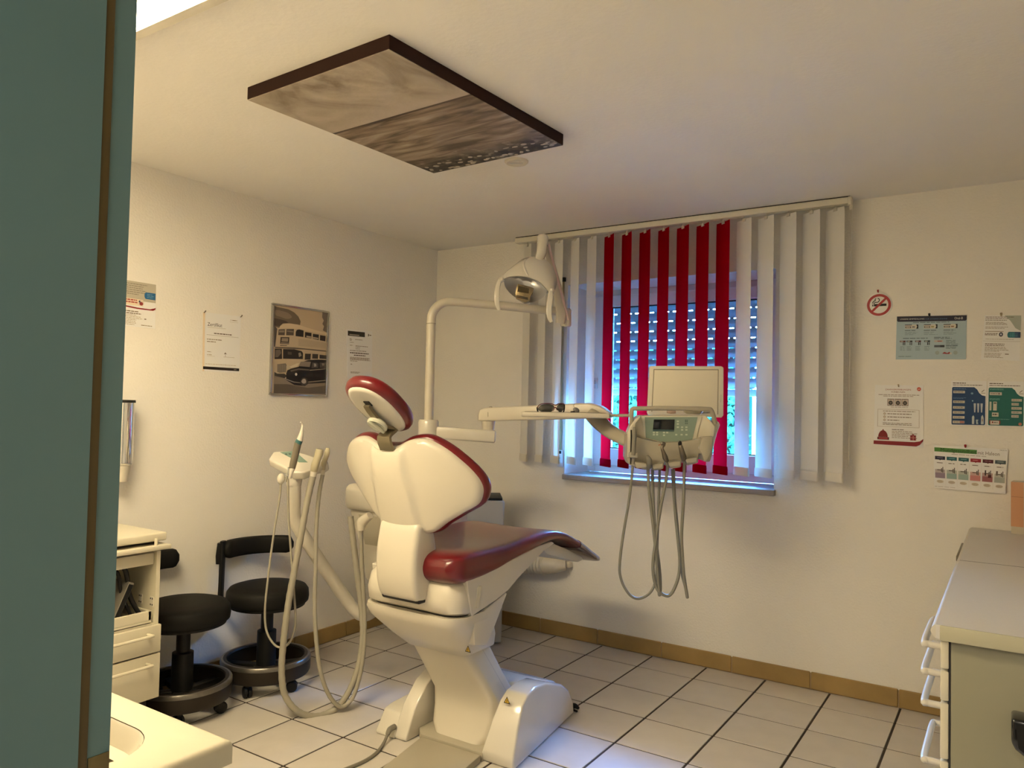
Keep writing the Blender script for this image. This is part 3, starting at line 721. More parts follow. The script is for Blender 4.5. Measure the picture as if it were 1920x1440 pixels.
# ================================================================ INSTRUMENT TABLE (delivery arm + console)
it = thing('instrument_table', 'cream dental instrument console with green keypad and small screen on a swing arm', 'console', (1.95, -.85, 1.2))
EL = Vector((1.080, -.873, 0))
lk0 = Vector((PX_, PY_, 1.276)); lk1 = EL + Vector((0, 0, 1.258))
d = (lk1 - lk0).normalized(); s = d.cross(Vector((0, 0, 1)))
m = Matrix.Identity(4)
for i in range(3): m[i][0] = d[i]; m[i][1] = s[i]; m[i][2] = (s.cross(d))[i]; m[i][3] = lk0[i]
L_ = (lk1 - lk0).length
B().box(.045, L_ + .04, -.045, .045, -.034, .030, .010, 3, m=m).obj('lower_link', M_gloss, it)
B().lathe([(.001, 1.285), (.030, 1.285), (.036, 1.335), (.001, 1.335)], 18, Matrix.Translation(EL)).obj('elbow_post', M_plast, it)
A1 = EL + Vector((0, 0, 1.370)); A2 = dp(1128, 771, 3.78)
d = (A2 - A1).normalized(); sA = d.cross(Vector((0, 0, 1))).normalized()
m = Matrix.Identity(4)
for i in range(3): m[i][0] = d[i]; m[i][1] = Vector((0, 0, 1))[i] if False else (sA.cross(d))[i]; m[i][2] = sA[i]; m[i][3] = A1[i]
LA = (A2 - A1).length
B().prism([(-.048, -.033), (-.045, .005), (-.03, .030), (0, .036), (LA * .5, .040), (LA - .06, .043), (LA, .028), (LA + .05, -.008), (LA + .05, -.036), (.04, -.036)], -.040, .040, 'z', .010, 3, m=m).obj('upper_arm', M_plast, it, angle=40)
B().lathe([(.0405, -.001), (.0425, 0), (.0425, .003), (.0405, .004)], 24, m @ Matrix.Translation((.012, 0, 0)) @ Matrix.Rotation(math.radians(90), 4, 'Y')).obj('arm_seam', M_beige, it)
P = [dp(1108, 777, 3.76), dp(1122, 790, 3.72), dp(1140, 806, 3.66), dp(1160, 818, 3.60), dp(1182, 828, 3.55)]
flatbar(B(), catmull(P, 3), [.035] * 13, [.030, .034, .036, .037, .037, .036, .035, .034, .033, .033, .032, .032, .032], Vector((.3, -.8, 0)).normalized()).obj('drop_arm', M_beige, it, angle=60)

cf = Frame(1262, 815, 3.48, .52)
def CP(L, out=0): return cf.pts(L, out)
# lower holder tray with notched front lip
lower = [(1176, 812), (1192, 818), (1208, 823), (1236, 829), (1270, 829), (1300, 825), (1318, 819), (1338, 818), (1336, 850), (1331, 866), (1322, 866), (1316, 852), (1310, 850), (1309, 868), (1288, 873), (1284, 860), (1279, 858), (1277, 876), (1257, 879), (1252, 866), (1246, 864), (1244, 879), (1226, 883), (1221, 871), (1214, 870), (1213, 882), (1198, 877), (1180, 872), (1175, 860)]
B().prism(CP(lower, .10), -.10, .105, 'z', .006, 2, m=cf.m).obj('holder_tray', M_beige, it, angle=35)
for x0, x1, y0, y1, y2 in ((1190, 1213, 866, 869, 879), (1222, 1244, 871, 868, 880), (1253, 1277, 867, 864, 876), (1285, 1308, 861, 857, 869)):
    B().prism(CP([(x0, y0), (x1, y1), (x1, y2 - 2), (x0 + 3, y2)], .14), .095, .135, 'z', .006, m=cf.m).obj('holder_lip', M_beige, it, angle=35)
B().prism(CP([(1318, 819), (1338, 818), (1335, 846), (1326, 866), (1321, 866), (1316, 851), (1310, 842)], .13), .09, .125, 'z', .008, m=cf.m).obj('end_cheek', M_beige, it, angle=35)
# upper face, sloping back
upper = [(1181, 806), (1189, 789), (1199, 779), (1322, 778), (1334, 790), (1341, 800), (1338, 820), (1318, 820), (1300, 826), (1270, 830), (1236, 830), (1208, 824), (1192, 819), (1178, 814)]
B().prism(CP(upper, .06), -.11, .062, 'z', .008, 2, m=cf.m).obj('console_body', mat('console_cream', (.72, .665, .53), .38), it, angle=35)
face = [(1202, 780), (1316, 780), (1306, 822), (1298, 825), (1270, 829), (1240, 829), (1210, 822)]
B().prism(CP(face, .066), .060, .067, 'z', .0015, m=cf.m).obj('panel_surround', mat('pale_panel', (.66, .63, .52), .4), it)
key = [(1209, 782), (1308, 782), (1298, 824), (1270, 828), (1240, 828), (1211, 821)]
B().prism(CP(key, .069), .066, .0695, 'z', m=cf.m).obj('keypad', mat('sage_keypad', (.215, .285, .23), .35), it, smooth=False)
B().prism(CP([(1226, 786.5), (1265, 786.5), (1264, 808), (1224, 806.5)], .071), .0695, .0715, 'z', .001, m=cf.m).obj('screen', mat('dark_screen', (.008, .010, .012), .12), it)
B().prism(CP([(1224.2, 805), (1264, 806), (1264, 809.5), (1224, 808.5)], .072), .0712, .0722, 'z', m=cf.m).obj('screen_edge', mat('teal_screen_edge', (.045, .09, .095), .3), it, smooth=False)
M_key = mat('key_pale', (.50, .56, .47), .4); M_icon = mat('key_icon', (.06, .10, .09), .5)
for x, y in ((1271, 790), (1271, 795), (1271, 801), (1279, 801), (1287, 801), (1279, 806), (1287, 806), (1268, 815), (1278, 815), (1287, 815), (1226, 811), (1232, 811), (1245, 811), (1251, 811), (1226, 815), (1232, 815), (1245, 816)):
    B().prism(CP([(x - 2, y - 1.4), (x + 2, y - 1.4), (x + 2, y + 1.4), (x - 2, y + 1.4)], .070), .0695, .0705, 'z', m=cf.m).obj('key', M_key, it, smooth=False)
for x, y in ((1285.3, 788), (1288.4, 788), (1285.3, 794), (1288.4, 794), (1285.3, 790.5), (1288.4, 790.5)):
    B().prism(CP([(x - 1, y - 1), (x + 1, y - 1), (x + 1, y + 1), (x - 1, y + 1)], .070), .0695, .0706, 'z', m=cf.m).obj('icon', M_icon, it, smooth=False)
# grip rail around the top
b = B()
b.tube([cf.w(1184, 806, .085), cf.w(1184, 790, .09), cf.w(1184, 772, .09), cf.w(1187, 766.5, .09), cf.w(1196, 766, .09), cf.w(1240, 765.5, .09), cf.w(1290, 766, .09), cf.w(1325, 767, .085), cf.w(1333, 769, .08), cf.w(1337, 778, .07), cf.w(1341, 793, .05)], .0105, 10, 4)
b.obj('grip_rail', M_beige, it, angle=60)
B().prism(CP([(1181, 800), (1192, 785), (1202, 779), (1200, 784), (1191, 795), (1189, 812), (1186, 856), (1177, 858), (1177, 812)], .12), .05, .118, 'z', .008, m=cf.m).obj('side_cheek', M_lam, it, angle=35)
B().prism(CP([(1338, 786), (1349, 791), (1352, 797), (1346, 812), (1338, 842), (1335, 820)], .03), -.08, .02, 'z', .008, m=cf.m).obj('side_cover', M_gloss, it)
# tray carried in front of the arm
tf = Frame(1060, 778, 3.60, .50)
B().box(-.205, .205, -.012, .012, -.10, .07, .007, 3, m=tf.m).obj('tray', M_plast, it)
B().box(-.19, .19, .0115, .0135, -.09, .06, .001, m=tf.m).obj('tray_mat', mat('grey_tray_mat', (.12, .105, .09), .6), it, smooth=False)
B().tube([tf.w(1120, 779, -.02), cf.w(1186, 779, 0.0)], .007, 8, smooth=False).obj('tray_rod', M_beige, it)

# film viewer panel standing behind the console
fvf = Frame(1286, 732, 3.62, .50)
fv = thing('film_viewer', 'square cream film viewer panel standing up behind the instrument console', 'panel', tuple(fvf.w(1286, 778)))
B().prism(fvf.pts([(1218, 687.5), (1221, 686), (1353, 686.5), (1357, 689.5), (1356.5, 779), (1353, 783), (1216, 778), (1213.5, 774)]), -.030, 0, 'z', .004, 2, m=fvf.m).obj('housing', mat('viewer_housing', (.72, .67, .56), .4), fv)
B().prism(fvf.pts([(1227, 694), (1346, 694.5), (1345, 776), (1223, 771)]), 0, .0025, 'z', .001, m=fvf.m).obj('viewing_pane', mat('ivory_pane', (.76, .70, .565), .35), fv)
b = B()
for L in ([(1225.5, 692), (1347.5, 692.5), (1347.5, 694), (1225.5, 693.5)], [(1225.5, 692), (1227, 692), (1222.8, 772), (1221.3, 772)], [(1346, 692.5), (1347.5, 692.5), (1346.5, 777), (1345, 777)]): b.prism(fvf.pts(L), -.0005, .0008, 'z', m=fvf.m)
b.obj('pane_groove', mat('groove_shadow', (.26, .23, .165), .6), fv, smooth=False)
B().prism(fvf.pts([(1349.5, 740), (1352.5, 740), (1352, 754), (1349, 754)]), -.001, .003, 'z', .001, m=fvf.m).obj('switch', M_plast, fv)

# little things lying on the console top
df = Frame(1262, 815, 3.48, .52)
def on_console(px, out): p = cf.w(px, 776.5, out); return p
dz0 = on_console(1290, 0.0)
ds = B().lathe([(.001, 0), (.030, 0), (.040, .006), (.050, .018), (.048, .019), (.037, .009), (.001, .004)], 22, Matrix.Translation(on_console(1300, -.045))).obj('dish', M_steel)
tag(ds, 'small round steel dish on top of the instrument console', 'dish')
pd = on_console(1258, -.03)
o = B().tube([pd + cf.u * -.018 + Vector((0, 0, .010)), pd + Vector((0, 0, .011)), pd + cf.u * .022 + Vector((0, 0, .010))], [.006, .010, .006], 10).obj('cotton_roll', mat('pinkish_cotton', (.50, .36, .29), .8, bump=.2)); tag(o, 'small pinkish roll on the console top beside the steel dish', 'roll')
pm = on_console(1330, -.06)
o = B().tube([pm + cf.u * -.05 + Vector((0, 0, .006)), pm + cf.u * -.01 + Vector((0, 0, .008)), pm + cf.u * .02 + Vector((0, 0, .008))], [.004, .006, .005], 8).obj('probe', M_steel); tag(o, 'short steel probe at the right end of the console top', 'probe')

# safety glasses and clip lying on the tray
tz = tf.w(1034, 774.5, 0.0)
sg = thing('safety_glasses', 'dark wraparound safety glasses with red trim on the white tray', 'glasses', tuple(tz))
M_lens = mat('smoked_lens', (.035, .034, .030), .10, coat=.4); M_trim = mat('dark_red_trim', (.085, .006, .008), .35)
def lens(L, o0): return B().prism(catmull([(x, y, 0) for x, y in tf.pts(L, .03)], 3, True), .028 + o0, .033 + o0, 'z', .0015, m=tf.m, ang=.9)
lens([(1008.5, 768), (1012, 760.5), (1022, 757.5), (1033, 758), (1039.5, 762), (1038, 768.5), (1031, 772.5), (1018, 772.5)], 0).obj('lens', M_lens, sg)
lens([(1044, 762), (1049, 757.5), (1055, 757.5), (1057, 761), (1056, 769), (1050, 773), (1045.5, 769)], -.01).obj('lens', M_lens, sg)
T = lambda x, y, o_: tf.w(x, y, o_)
b = B(); b.tube([T(1007, 765, .028), T(1012, 758.8, .034), T(1022, 756.5, .036), T(1034, 757, .036), T(1041.5, 760, .034), T(1047, 757, .028), T(1055, 756.5, .022), T(1058, 758.5, .015)], .0022, 7)
b.obj('brow_trim', M_trim, sg)
B().tube([T(1037, 770, .036), T(1041, 763.5, .035), T(1045, 769, .028)], .0028, 7).obj('nose_bridge', M_trim, sg)
B().tube([T(1007, 764, .028), T(1008, 770, .01), T(1011, 773.6, -.02), T(1018, 773.2, -.06)], .0035, 7).obj('temple', M_blackp, sg)
B().tube([T(1058, 759, .015), T(1058, 766, .0), T(1056, 773, -.03), T(1050, 773, -.06)], .0035, 7).obj('temple', M_blackp, sg)
mp = tf.w(1080, 773, .0)
mc = thing('magnifier_clip', 'small grey clip-on lens lying beside the dark glasses on the tray', 'clip', tuple(mp))
B().ball(tf.w(1080.5, 769, .02), .016, .007, .012, 12, m=Matrix.Rotation(.5, 4, 'Z') @ Matrix.Rotation(.6, 4, 'Y')).obj('cup', mat('grey_plastic_clip', (.16, .15, .15), .3), mc)
B().tube([T(1070, 773, .02), T(1074, 772.5, .022), T(1078, 772.5, .02)], .005, 7).obj('foot', M_blackp, mc)
B().tube([T(1080, 766, .02), T(1076, 762, .01), T(1077, 758, .0), T(1079, 757, -.0)], .0011, 5).obj('wire', M_hosed, mc)
# ---- handpieces and hoses of the console
HB = Frame(1225, 1000, 3.44, .52)
def hose_pts(L, o0=.05, o1=.05, crop=(1140, 840, 4.8)):
    n = len(L); return [HB.w(crop[0] + x / crop[2], crop[1] + y / crop[2], o0 + (o1 - o0) * i / (n - 1)) for i, (x, y) in enumerate(L)]
grp = 'handpieces hanging from the instrument console'
def hand(name, label, cat, top, L, r, o0, o1):
    t = thing(name, label, cat, tuple(cf.w(top[0], top[1], .13)), grp)
    B().tube(hose_pts(L, o0, o1), r, 9, 7).obj('hose', mat('console_hose', (.20, .19, .155), .5), t, angle=60)
    return t
h = hand('air_syringe', 'upright grey air and water syringe at the left end of the console', 'syringe', (1186, 860), [(225, 120), (210, 300), (185, 500), (150, 700), (120, 900), (105, 1050), (108, 1140), (140, 1240), (205, 1330), (280, 1355), (365, 1315), (415, 1240), (435, 1150), (440, 1000), (445, 800), (455, 500), (462, 300), (465, 190)], .0062, .06, -.03)
b = B(); b.tube([cf.w(1190, 801, .145), cf.w(1189.5, 815, .148), cf.w(1188, 845, .148), cf.w(1187, 852, .145)], [.008, .010, .010, .012], 12); b.obj('body', M_hosed, h)
B().tube([cf.w(1183.5, 806, .14), cf.w(1183.5, 830, .142), cf.w(1182.5, 870, .135)], .0035, 7).obj('spray_tube', M_blackp, h)
B().box(-.020, .020, -.012, .012, -.012, .012, .005, m=Matrix.Translation(cf.w(1187, 853, .14)) @ Matrix.Rotation(.52, 4, 'Z')).obj('button', M_beige, h)
B().tube([cf.w(1187, 856, .14), cf.w(1186.5, 862, .12), cf.w(1187, 868, .10)], [.010, .008, .007], 10).obj('coupling', M_beige, h)
h = hand('micro_motor', 'dark hose coupling without a tool in the second holder of the console', 'handpiece', (1217, 862), [(360, 170), (362, 260), (372, 400), (395, 600), (418, 800), (432, 950), (444, 1100), (455, 1230), (464, 1325), (472, 1250), (462, 1080), (440, 900), (420, 700), (408, 500), (402, 320), (400, 190)], .0072, .07, -.02)
B().tube([cf.w(1214, 855.5, .13), cf.w(1217, 861, .145), cf.w(1218, 868, .14), cf.w(1217, 877, .12)], [.007, .011, .012, .009], 12).obj('coupling', M_hosed, h)
h = hand('contra_angle_handpiece', 'steel handpiece with angled head in the middle holder of the console', 'handpiece', (1246, 850), [(520, 110), (535, 160), (530, 230), (515, 330), (480, 500), (450, 680), (428, 850), (410, 980), (405, 1080), (415, 1180), (450, 1280), (520, 1330), (570, 1310), (615, 1220), (640, 1120), (645, 1000), (632, 850), (612, 650), (592, 400), (580, 190)], .0072, .075, -.02)
M_hp = mat('handpiece_metal', (.15, .13, .10), .3, metal=.6)
B().tube([cf.w(1244.5, 834, .15), cf.w(1241.5, 840, .155), cf.w(1244, 848, .155), cf.w(1247, 857, .15), cf.w(1250, 864, .135)], [.008, .0065, .008, .012, .010], 12).obj('body', M_hp, h)
B().tube([cf.w(1240, 833, .15), cf.w(1243, 831.5, .153), cf.w(1246.5, 833, .15)], .0075, 10).obj('head', M_hp, h)
B().tube([cf.w(1234.5, 834.8, .15), cf.w(1241, 833, .152)], .0025, 6, smooth=False).obj('bur', mat('copper_tip', (.45, .16, .08), .4), h)
h = hand('scaler_handpiece', 'grey handpiece with dark round tip in the fourth holder of the console', 'handpiece', (1277, 850), [(675, 60), (686, 110), (685, 250), (680, 450), (668, 650), (662, 800), (668, 950), (680, 1120), (695, 1230), (714, 1345), (700, 1260), (672, 1150), (655, 1020), (640, 930), (622, 700), (600, 450), (590, 190)], .0072, .08, -.05)
B().tube([cf.w(1274.5, 829.5, .15), cf.w(1276.5, 838, .155), cf.w(1279, 848, .152), cf.w(1281, 855, .14), cf.w(1281.5, 862, .12)], [.006, .010, .012, .013, .009], 12).obj('body', M_hp, h)
B().ball(cf.w(1275, 832, .156), .0085, .0075, .013, 10).obj('tip', M_blackp, h)

# ================================================================ ASSISTANT CONSOLE
ac = thing('assistant_console', 'small cream assistant console with teal keypad on a bent arm beside the chair', 'console', (.65, -1.70, 1.05))
af = Frame(560, 875, 3.5, .5815)
AT = [(503, 861), (511, 846), (550, 843), (563, 848), (592, 856), (611, 861), (617, 868), (604, 874), (592, 873), (567, 889), (545, 895), (538, 888), (508, 868)]
# table as an inclined slab: read its outline on a plane tipped towards the room
atf = Frame(560, 870, 3.50, .5815, .95)
def AP(L, o=0): return atf.pts(L, o)
B().prism(AP([(503, 861), (512, 846), (552, 843.5), (592, 857), (613, 862), (616, 868), (607, 874), (592, 876), (569, 886), (549, 886), (540, 880)]), -.045, 0, 'z', .009, 3, m=atf.m).obj('table', M_gloss, ac, angle=40)
B().prism(AP([(525, 848), (553, 846), (577, 867), (561, 867)]), -.001, .001, 'z', m=atf.m).obj('keypad', mat('teal_keypad', (.18, .265, .225), .35), ac, smooth=False)
for x, y in ((536, 852), (543, 851.5)):
    B().prism(AP([(x - 2, y - 1), (x + 2, y - 1.3), (x + 3, y + 1), (x - 1, y + 1.2)]), .001, .0016, 'z', m=atf.m).obj('key', M_icon, ac, smooth=False)
B().tube([dp(552, 893, 3.52), dp(552, 930, 3.52), dp(552, 968, 3.53), dp(560, 990, 3.54), dp(580, 1022, 3.56), dp(620, 1082, 3.62), dp(652, 1128, 3.68), dp(672, 1150, 3.70), dp(690, 1152, 3.74), dp(706, 1140, 3.78)], .030, 16, 5).obj('bent_arm', M_plast2, ac, angle=60)
B().lathe([(.001, -.03), (.034, -.03), (.040, .012), (.001, .012)], 18, Matrix.Translation(dp(551, 898, 3.52))).obj('pivot', M_gloss, ac)
B().ball(dp(527, 898, 3.50), .018, .018, .026, 12).obj('cord_outlet', M_plast2, ac)
B().tube([dp(527, 905, 3.5), dp(524, 935, 3.5), dp(512, 1010, 3.47), dp(503, 1080, 3.45), dp(497, 1140, 3.44), dp(499, 1180, 3.43), dp(512, 1206, 3.42), dp(527, 1214, 3.42), dp(543, 1204, 3.43), dp(554, 1170, 3.43), dp(551, 1110, 3.43), dp(546, 1040, 3.44), dp(541, 970, 3.45), dp(540, 910, 3.45), dp(540, 892, 3.45)], .0052, 8, 6).obj('cord', M_hose, ac, angle=60)
grp = 'tools on the assistant console'
cu = thing('curing_light', 'grey and white pen-shaped tool with curved tip standing on the assistant console', 'handpiece', tuple(dp(546, 890, 3.35)), grp)
B().tube([dp(547, 880, 3.36), dp(550, 868, 3.36), dp(559, 830, 3.36)], [.013, .0155, .0155], 14).obj('grip', mat('taupe_grip', (.16, .135, .10), .45), cu)
B().tube([dp(559, 831, 3.36), dp(562, 825, 3.36)], [.0157, .0150], 14, smooth=False).obj('collar', mat('petrol_collar', (.03, .12, .125), .35), cu)
B().tube([dp(561.5, 826, 3.36), dp(564.5, 815, 3.36), dp(566.5, 804, 3.36), dp(567, 797, 3.36), dp(565.5, 792.5, 3.355), dp(563.5, 792, 3.35)], [.0152, .010, .0055, .004, .004, .003], 12).obj('nozzle', M_gloss, cu)
B().tube([dp(548, 878, 3.36), dp(545, 886, 3.35), dp(543, 897, 3.35)], [.013, .011, .008], 12).obj('holder', M_plast2, cu)
B().tube([dp(541, 876, 3.34), dp(540.5, 890, 3.34), dp(537, 903, 3.35)], .004, 8).obj('trigger', M_steel, cu)
def suction(name, label, top, hosep, r, rr):
    t = thing(name, label, 'suction hose', tuple(dp(*top[0])), grp)
    B().tube([dp(*p) for p in top], rr, 14).obj('handle', mat('ivory_handle', (.46, .415, .29), .35), t)
    P = catmull([dp(*p) for p in hosep], 12)
    # ribbed hose
    rad = []
    b = B(); b.tube(P, [r * (1 + .045 * math.sin(i * 1.7)) for i in range(len(P))], 12, 1, smooth=False)
    b.obj('hose', M_hose, t, angle=80)
    k = P[0]; B().tube([dp(*top[-1]), k], [rr[-1], r], 12, smooth=False).obj('coupling', M_plast2, t)
    return t
t1 = suction('suction_tube', 'thick ribbed suction hose looping from the assistant console to the unit, ivory handle', [(600, 842, 3.44), (598, 851, 3.44), (595, 860, 3.44), (591, 872, 3.44), (589, 882, 3.45)],
    [(587, 893, 3.45), (576, 940, 3.44), (565, 1000, 3.42), (552, 1070, 3.40), (541, 1130, 3.39), (532, 1200, 3.38), (528, 1260, 3.38), (535, 1305, 3.38), (560, 1335, 3.40), (595, 1343, 3.44), (630, 1328, 3.48), (655, 1295, 3.52), (672, 1250, 3.56), (680, 1200, 3.59), (679, 1150, 3.61), (672, 1090, 3.62), (663, 1020, 3.62), (657, 968, 3.63)], .0145, [.017, .019, .017, .019, .017])
t2 = suction('saliva_tube', 'thinner grey saliva hose hanging in a loop beside the thick ribbed hose', [(615, 840, 3.50), (613.5, 848, 3.50), (611, 858, 3.50), (607, 868, 3.50), (606, 880, 3.51)],
    [(605, 890, 3.51), (598, 930, 3.50), (593, 990, 3.48), (592, 1060, 3.46), (590, 1130, 3.45), (593, 1200, 3.44), (600, 1255, 3.44), (615, 1300, 3.45), (638, 1325, 3.47), (660, 1310, 3.50), (674, 1270, 3.53), (682, 1220, 3.56), (684, 1160, 3.58), (681, 1100, 3.58), (678, 1040, 3.58), (677, 992, 3.58)], .0095, [.0085, .013, .011, .013, .011])
B().tube([dp(677, 994, 3.58), dp(677, 986, 3.58), dp(680, 978, 3.58), dp(694, 966, 3.56)], [.020, .022, .026, .018], 14).obj('elbow', M_plast, t2)
# ================================================================ TALL GREY BOX UNIT AND ITS DUCT
o0 = Vector((.855, -.366, 0)); ux = Vector((.8, .6, 0)); uy = Vector((-.6, .8, 0))
am = Matrix(((ux.x, uy.x, 0, o0.x), (ux.y, uy.y, 0, o0.y), (0, 0, 1, 0), (0, 0, 0, 1)))
aco = thing('tall_box_unit', 'tall grey box unit with black top grille in the corner behind the chair', 'box unit', (.60, -.40, 0))
B().box(-.42, 0, 0, .30, .012, .852, .012, 3, m=am).obj('casing', mat('light_grey_casing', (.36, .36, .36), .45), aco)
B().box(-.405, -.012, .012, .288, .850, .868, .004, 2, m=am).obj('top_grille', M_blackp, aco)
for x in (-.36, -.06):
    B().box(x - .03, x + .03, .05, .25, 0, .014, .003, m=am).obj('foot', M_blackp, aco)
P = catmull([(.60, -.22, .43), (.70, -.135, .43), (.80, -.10, .43), (.90, -.088, .435), (.985, -.08, .445)], 14)
dm = thing('exhaust_duct', 'ribbed cream duct with smooth end piece fixed low on the window wall', 'duct', (.95, -.07, .44))
B().tube(P, [(.048 if (i % 3) else .057) for i in range(len(P))], 18, 1, smooth=False).obj('ribbed_hose', M_plast2, dm, angle=80)
B().tube([(.980, -.08, .445), (1.02, -.078, .447), (1.05, -.072, .449), (1.105, -.05, .452)], [.058, .055, .050, .028], 20).obj('end_piece', M_plast, dm, angle=50)
B().box(1.085, 1.125, -.045, 0, .435, .470, .006).obj('wall_bracket', M_plast2, dm)

# ================================================================ STOOLS
def stool(name, label, cx, cy, az, back):
    t = thing(name, label, 'stool', (cx, cy, 0), 'black swivel stools')
    T = Matrix.Translation((cx, cy, 0))
    rim = mat('worn_dark_metal', (.20, .185, .165), .30, metal=.8, var=.3, vscale=40)
    B().lathe([(r * .935, z) for r, z in [(.200, .150), (.215, .150), (.228, .143), (.232, .128), (.231, .078), (.225, .066), (.214, .062), (.211, .070), (.211, .13), (.207, .138), (.196, .142)]], 44, T).obj('ring_base', mat('dark_brown_ring', (.022, .0165, .012), .45, var=.2, spec=.25), t, angle=40)
    B().lathe([(r * .935, z) for r, z in [(.216, .1495), (.226, .1485), (.2315, .141), (.2325, .130), (.2265, .1465)]], 44, T).obj('foot_rim', rim, t)
    b = B()
    for k in range(5):
        a = az + k * 2 * math.pi / 5
        b.box(0, .190, -.022, .022, .075, .105, .006, m=T @ Matrix.Rotation(a, 4, 'Z'))
    b.obj('spokes', M_blackp, t, kind='stuff')
    for k in range(5):
        a = az + .25 + k * 2 * math.pi / 5; p = Vector((cx + .176 * math.cos(a), cy + .176 * math.sin(a), 0))
        m = Matrix.Translation(p + Vector((0, 0, .027))) @ Matrix.Rotation(a + .7, 4, 'Z') @ Matrix.Rotation(math.radians(90), 4, 'X')
        b = B().lathe([(.001, -.020), (.022, -.020), (.027, -.016), (.027, -.004), (.010, -.003), (.010, .003), (.027, .004), (.027, .016), (.022, .020), (.001, .020)], 16, m)
        b.box(-.012, .012, -.012, .012, .028, .070, .004, m=Matrix.Translation(p) @ Matrix.Rotation(a + .7, 4, 'Z'))
        b.obj('castor', M_blackp, t)
    B().lathe([(.001, .08), (.048, .08), (.046, .27), (.030, .275), (.030, .40), (.06, .402), (.06, .41), (.001, .41)], 24, T).obj('gas_column', M_blackp, t)
    B().lathe([(.001, .388), (.150, .390), (.182, .398), (.184, .408), (.001, .410)], 40, T).obj('seat_plate', M_blackp, t)
    B().lathe([(.001, .408), (.186, .408), (.197, .418), (.200, .440), (.197, .470), (.185, .487), (.155, .496), (.09, .499), (.001, .500)], 48, T).obj('seat', M_black, t, angle=60)
    # back post and curved pad
    if back:
        a0, rp, z0, z1, sweep = back
        p = lambda a, r, z: Vector((cx + r * math.cos(a), cy + r * math.sin(a), z))
        b = B(); ps = [p(a0, .06, .392), p(a0, .17, .385), p(a0, rp - .01, .385), p(a0, rp + .008, .41), p(a0, rp + .008, .50), p(a0, rp + .006, z1)]
        tang = Vector((-math.sin(a0), math.cos(a0), 0))
        flatbar(b, catmull(ps, 4), [.019] * 21, [.010] * 21, tang); b.obj('back_post', M_blackp, t, angle=40)
        n = 22; rr = []
        for i in range(n + 1):
            f = i / n; a = a0 + sweep * f
            e = min(1, .35 + 2.5 * min(f, 1 - f) ** .5) if min(f, 1 - f) < .12 else 1
            hz = (z1 - z0) / 2 * e; zc = (z0 + z1) / 2; th = .024 * e
            rr.append([p(a, rp - .008 + th * math.copysign(abs(math.cos(q)) ** .6, math.cos(q)), zc + hz * math.copysign(abs(math.sin(q)) ** .6, math.sin(q))) for q in [2 * math.pi * k / 16 for k in range(16)]])
        B().loft(rr).obj('backrest', M_black, t, angle=60)
        b = B(); flatbar(b, [p(a0, rp + .02, z0 - .02), p(a0, rp + .02, z0 + .02), p(a0, rp + .018, z1 - .01)], [.024, .026, .02], [.013, .015, .012], tang); b.obj('back_bracket', M_blackp, t)
    return t
stool('swivel_stool', 'black swivel stool with full backrest standing behind the thin hose loop', .265, -1.600, 1.1, (math.radians(209), .235, .612, .705, math.radians(-100)))
stool('swivel_stool', 'black swivel stool standing in front beside the drawer cabinet', .240, -2.045, .35, (math.radians(250), .208, .615, .705, math.radians(-95)))

# ================================================================ DRAWER CABINET AT THE LEFT WALL
CXF = .50; CY0, CY1 = -2.86, -2.335
dc = thing('drawer_cabinet', 'cream drawer cabinet with pulled out shelf and open middle at the left wall', 'cabinet', (.25, -2.6, 0))
b = B()
b.box(.02, CXF, CY1 - .016, CY1, .215, .800).box(.02, CXF, CY0, CY0 + .016, .215, .800).box(.02, .036, CY0, CY1, .215, .800).box(.02, CXF, CY0, CY1, .215, .231).box(.02, CXF - .01, CY0 + .016, CY1 - .016, .500, .512)
b.obj('carcass', M_lam, dc, smooth=False, label='cream carcass open in the middle')
B().box(.012, CXF + .012, CY0 - .02, CY1 + .018, .842, .874, .006, 3).obj('worktop', M_lam, dc)
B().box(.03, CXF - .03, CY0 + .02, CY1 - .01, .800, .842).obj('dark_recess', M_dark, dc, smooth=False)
B().box(.06, CXF + .03, CY0, CY1 + .028, .808, .827, .004).obj('pull_out_shelf', M_lam, dc)
b = B().tube([(CXF + .012, CY1 - .03, .824), (CXF + .014, CY1 - .03, .838), (CXF + .012, CY1 - .03, .855)], .007, 8); b.obj('stop_peg', M_lam, dc)
B().box(CXF - .03, CXF - .012, CY0 + .018, CY1 - .020, .747, .793, .003).obj('top_drawer', M_lam, dc)
# inner pull-out tray
b = B(); b.box(.05, CXF - .010, CY0 + .022, CY1 - .024, .516, .524).box(CXF - .024, CXF - .010, CY0 + .022, CY1 - .024, .524, .562, .002).box(.05, CXF - .010, CY1 - .036, CY1 - .024, .524, .562).box(.05, CXF - .010, CY0 + .022, CY0 + .034, .524, .562).box(.05, .062, CY0 + .022, CY1 - .024, .524, .562)
b.obj('inner_tray', M_lam, dc, smooth=False)
for x in (CXF - .115, CXF - .035):
    B().box(x, x + .024, CY1 - .0185, CY1 - .0155, .575, .615, .001).obj('hinge_plate', M_plast2, dc, smooth=False)
    b = B()
    for z in (.583, .607):
        for dx in (.006, .018): b.box(x + dx - .003, x + dx + .003, CY1 - .0192, CY1 - .018, z - .003, z + .003)
    b.obj('hole', M_dark, dc, smooth=False, kind='stuff')
def bar_handle(y0, y1, z, x, parent, r=.0065, proj=.034, s=1):
    B().tube([(x, y1, z), (x + s * proj * .7, y1, z), (x + s * proj, y1 - .012, z), (x + s * proj, (y0 + y1) / 2, z), (x + s * proj, y0 + .012, z), (x + s * proj * .7, y0, z), (x, y0, z)], r, 8, 5).obj('handle', M_lam, parent, angle=60)
